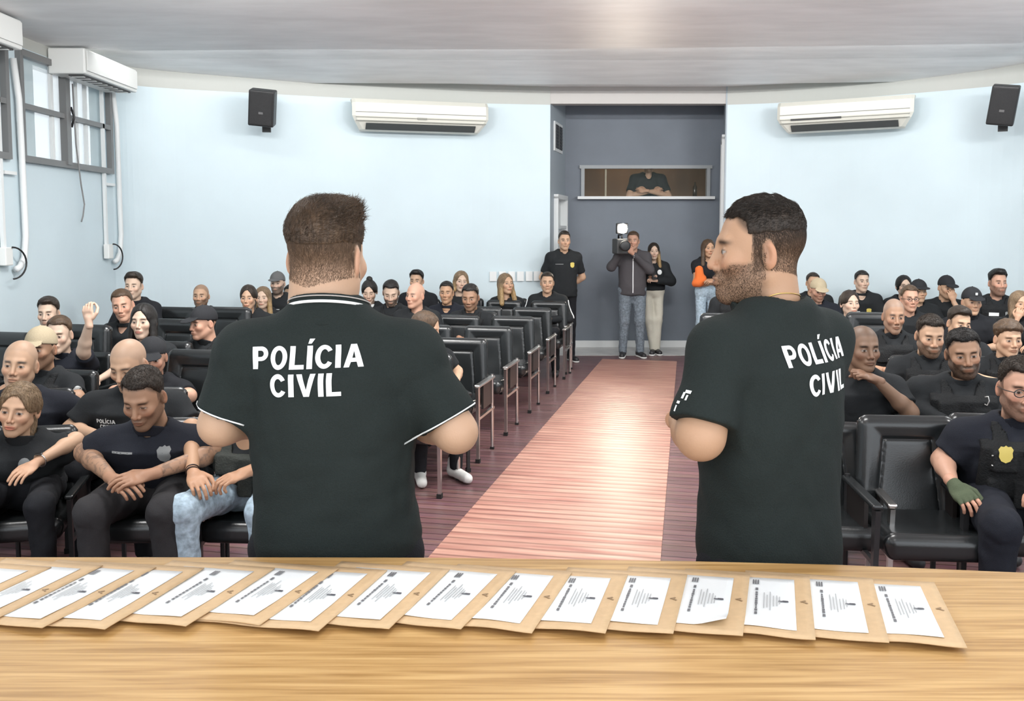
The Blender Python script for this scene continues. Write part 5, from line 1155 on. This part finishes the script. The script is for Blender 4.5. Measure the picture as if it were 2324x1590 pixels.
A(label='woman in pale jeans and short black top standing at the right of the niche', px=1608, top=541, Y=12.28, stand=True, sk='a', hc='brown', hair='long', fem=True, pants=M_JEANS, pantsname='jeans', yaw=20, hyaw=8, s=.99, shirt=M_BLKP, crop_z=1.10, hem=1.10, sleeve=.5, vneck=.02,
  armR=((-.20, -.06, 1.06), (.0, -.22, 1.08), (.9, -.2, .0), (0, -.5, .8), .6), armL=((.22, -.08, 1.06), (-.04, -.24, 1.07), (-.9, -.2, .0), (0, -.5, .8), .6), knit=1, legw=1.05)
A(label='person with folded arms standing in the dark booth behind the window, face hidden in shade', px=1472, top=352, Y=14.15, stand=True, sk='b', hc='black', hair='short', arms='crossed', yaw=0, w=1.15, s=1.02, booth=1, vneck=.05)

chairs = []
for i, sp in enumerate(P_):
    sp.setdefault('hyaw', 0); sp.setdefault('seed', i)
    root = person(sp); J = sp['J']; U = Vector((0, 0, 1))
    hm = [c for c in root.children if c.name.startswith('hair')]
    if sp['Y'] < 6.3 and hm and not sp.get('cap'):
        hm = hm[0]; nv = len(hm.data.vertices); co = np.zeros(nv*3, dtype=np.float32); hm.data.vertices.foreach_get('co', co); co = co.reshape(-1, 3).astype(float)
        fq = np.array([tuple(p.vertices) for p in hm.data.polygons]); hcx = np.array(J['hc']); R3 = np.array(J['Mh'].to_3x3().normalized()); hcl = sp['hairc']; L_ = .016 if sp.get('fem') else .010
        strands(root, co, fq, lambda c: np.ones(len(c)), 5000, lambda P: L_+0*P[:, 0], (lambda P: np.tile(R3 @ np.array((0, .35, -1.)), (len(P), 1))) if sp.get('fem') else (lambda P: np.tile(R3 @ np.array((.2, -.5, .1)), (len(P), 1))), lambda P: np.tile(hcl*1.15, (len(P), 1)), i, .0007, parent=hm, lift=.12 if sp.get('fem') else .3)
    if sp.get('booth'): root.location.z = 0
    if sp.get('watch'):
        el_, wr, hd = J['ARM'][1][0], J['ARM'][1][1], J['ARM'][1][2]; ax_ = (wr-el_).normalized(); b = MB(); u = ax_.cross(U).normalized(); v = u.cross(ax_)
        b.tube([wr-ax_*.012+(u*math.cos(t)+v*math.sin(t))*.0285 for t in [q*math.pi/10 for q in range(21)]], .0065, 8, False, flat=.5)
        wt = b.build('wristwatch', mat('steel', (.6, .6, .58), .25, 1), root, True); MB().box(wr-ax_*.012+v*.032, (.03, .028, .008), bev=.004).build('watch_dial', M_WATCH, wt)
    if sp.get('bracelet'):
        el_, wr = J['ARM'][-1][0], J['ARM'][-1][1]; ax_ = (wr-el_).normalized(); u = ax_.cross(U).normalized(); v = u.cross(ax_)
        for q0_ in (-.01, .006): MB().tube([wr+ax_*q0_+(u*math.cos(t)+v*math.sin(t))*.0275 for t in [q*math.pi/10 for q in range(21)]], .0035, 6, False).build('bracelet', mat('dark_beads', (.03, .015, .01), .4), root, True)
    if sp.get('hook'):
        hx_, hz_ = sp['hook']; c_ = Vector((hx_, -.24, J['HZ']+.55*(J['shz']-J['HZ'])+hz_)); cb = J['bvh'].ray_cast(Vector((hx_, -.6, c_.z)), Vector((0, 1, 0)), 1); y_ = (cb[0].y if cb[0] is not None else -.2)-.045
        MB().tube([(hx_-.006, y_, c_.z+.02), (hx_+.010, y_-.004, c_.z+.024), (hx_+.016, y_-.004, c_.z), (hx_+.008, y_-.004, c_.z-.026), (hx_-.006, y_, c_.z-.02)], .0035, 6).build('carabiner', mat('pale_metal', (.7, .7, .68), .35, .7), root, True)
    if sp.get('stripes'):
        for k in (-1, 1):
            S_, e_, w_ = J['SH'][k], J['ARM'][k][0], J['ARM'][k][1]; pts = []
            for q in range(9):
                m_ = S_.lerp(e_, q/8); h = J['bvh'].ray_cast(m_+Vector((k*.3, -.06, .03)), Vector((-k, .2, -.1)), .5); pts.append((h[0] if h[0] is not None else m_)+Vector((k*.003, -.002, 0)))
            MB().tube(pts, .007, 6).build('sleeve_stripe', M_WTEXT, root, True)
    if sp.get('cap_badge'):
        c_ = J['Mh'] @ Vector((0, -.098, .085)); MB().box(c_, (.018, .006, .022)).build('cap_badge', M_WTEXT, root)
    if sp.get('knit'):
        a_ = J['ARM'][-1][0]
        def kf(p):
            d = smin(rcone(p, a_+Vector((.02, -.05, .16)), a_+Vector((.02, -.06, -.0)), .052, .066), rcone(p, a_+Vector((.06, -.06, .03)), a_+Vector((-.02, -.03, -.02)), .06, .05), .03); return d+.006*wav(p, 50, 3)
        Vk, Fk = nets(kf, (a_.x-.15, a_.y-.22, a_.z-.15), (a_.x+.2, a_.y+.1, a_.z+.27), .012)
        kn_ = add('orange_sweater', mesh_np('orange_sweater', Vk, Fk), M_ORANGE, None, True); kn_.location = root.location; kn_.rotation_euler = root.rotation_euler
        tag(kn_, 'orange knitted sweater carried over the arm of the woman in pale jeans', 'sweater')
    if not sp.get('stand') and not sp.get('booth'): chairs.append([root.location.copy(), root.rotation_euler.z, sp])
# ------------------------------------------------------------------ chairs under the seated people, and the empty ones
def hue(l): return l
n_ = 0
for loc, rz, sp in chairs:
    back = Matrix.Rotation(rz, 3, 'Z') @ Vector((0, .20, 0))
    who = sp['label'].split(',')[0]
    make_chair((loc.x+back.x, loc.y+back.y, 0), rz, chrome=((1, 0) if sp['px'] in (1668,) else (0, 1) if sp['px'] == 1242 else (0, 0)), s=max(.86, min(1.0, (sp['J']['shz']+.03)/.86)), label='black leather chair occupied by the '+' '.join(who.split()[:10]), group='occupied auditorium chairs')
def foot_line(x, y):
    p = onz(x, y, 0); return p
ORDC = ['nearest', 'second', 'third', 'fourth', 'fifth', 'sixth', 'seventh']
AISF = [(998, 1130), (1085, 1050), (1148, 988), (1202, 937), (1243, 893), (1280, 860), (1299, 826)]
for k, (x, y) in enumerate(AISF[:6]):
    p = onz(x, y, 0); c = p+AP*.262*1.0+AD*.45
    if k == 6: c += AD*.0
    make_chair((c.x, c.y, 0), AISLE, 'empty black chair with chrome leg beside the aisle, '+ORDC[k]+' row from the front', 'empty chairs along the aisle', chrome=(0, 1))
    # the neighbour inside the row
    if k not in (0,):
        c2 = c+AP*.56
        make_chair((c2.x, c2.y, 0), AISLE, 'empty black chair one seat in from the aisle, '+ORDC[k]+' row from the front', 'empty chairs along the aisle')
def chair_at(px, py, Y, label, rz=AISLE, ztop=.86, chrome=(0, 0)):
    p = at(px, py, Y); make_chair((p.x, p.y, 0), rz, label, 'empty auditorium chairs', s=max(.9, min(1.12, p.z/.87)), chrome=chrome)
chair_at(2058, 948, 4.22, 'large empty black leather chair in the front row between two officers at right', math.radians(-5))
chair_at(185, 720, 7.3, 'empty black chair behind the man with cropped brown hair, far left')
chair_at(8, 756, 7.1, 'empty black chair at the left picture edge behind the bald man')
chair_at(395, 682, 9.0, 'empty black chair left of the shaven headed bearded man')
chair_at(515, 682, 9.0, 'empty black chair right of the shaven headed bearded man')
chair_at(408, 718, 7.75, 'empty black chair behind the long haired woman, left block')
chair_at(452, 797, 6.1, 'empty black chair in front of the black capped man, left block')
chair_at(1652, 706, 8.3, 'empty black chair just left of the right standing man’s shoulder')
chair_at(1985, 700, 8.4, 'empty black chair behind the balding man, right block')
chair_at(1860, 960, 4.4, 'empty black chair hidden mostly behind the right standing man, one slim leg showing', math.radians(-9), chrome=(0, 1))

# ------------------------------------------------------------------ video camera with its lamp, phone
cs = [s for s in P_ if 'cameraman' in s['label']][0]['root']
bx = at(1408, 545, 12.27)
vc = empty('video_camera', (bx.x, 12.30, bx.z-.10), .10, 'video camera on the cameraman’s shoulder with a glaring lamp on top', 'camera')
MB().box((0, .0, .02), (.15, .32, .20), bev=.015).build('camera_body', mat('camera_plastic', (.05, .05, .05), .5), vc)
MB().lathe([(.05, 0), (.052, .1), (.065, .11), (.07, .17), (.05, .175)], (0, -.15, .03), 20, Matrix.Rotation(math.pi/2, 4, 'X').to_3x3().to_4x4()).build('lens', BLACK, vc, True)
MB().tube([(0, -.1, .12), (0, -.1, .17), (0, .1, .17), (0, .1, .12)], .012).build('top_handle', BLACK, vc, True)
lp = MB().box((0, -.1, .255), (.15, .07, .14), bev=.01).build('lamp_housing', BLACK, vc)
gl = mat('camera_lamp_glow', (1, .93, .80), .3, emit=260)
MB().lathe([(.060, 0), (.062, .008), (.055, .012)], (0, -.137, .255), 24, Matrix.Rotation(math.pi/2, 4, 'X')).build('lamp_glass', gl, lp, True)
d = bpy.data.lights.new('camera_lamp', 'SPOT'); d.energy = 65; d.spot_size = 2.3; d.spot_blend = .8; d.color = (1, .86, .68); d.shadow_soft_size = .05
o = bpy.data.objects.new('camera_lamp', d); C.objects.link(o); o.location = (vc.location.x, vc.location.y-.17, vc.location.z+.255)
o.rotation_euler = (math.radians(78), 0, math.radians(185))
ws = [s for s in P_ if 'cream trousers' in s['label']][0]; r = ws['root']; h_ = ws['J']['ARM'][-1][1]; M = Matrix.Rotation(r.rotation_euler.z, 3, 'Z'); q = r.location+M @ (h_+Vector((.05, -.09, .03)))
ph = MB().box((0, 0, 0), (.07, .012, .14), bev=.004).build('phone', BLACK, None); ph.location = q; ph.rotation_euler = (-.5, 0, .3); tag(ph, 'dark phone held up by the woman in cream trousers', 'phone')
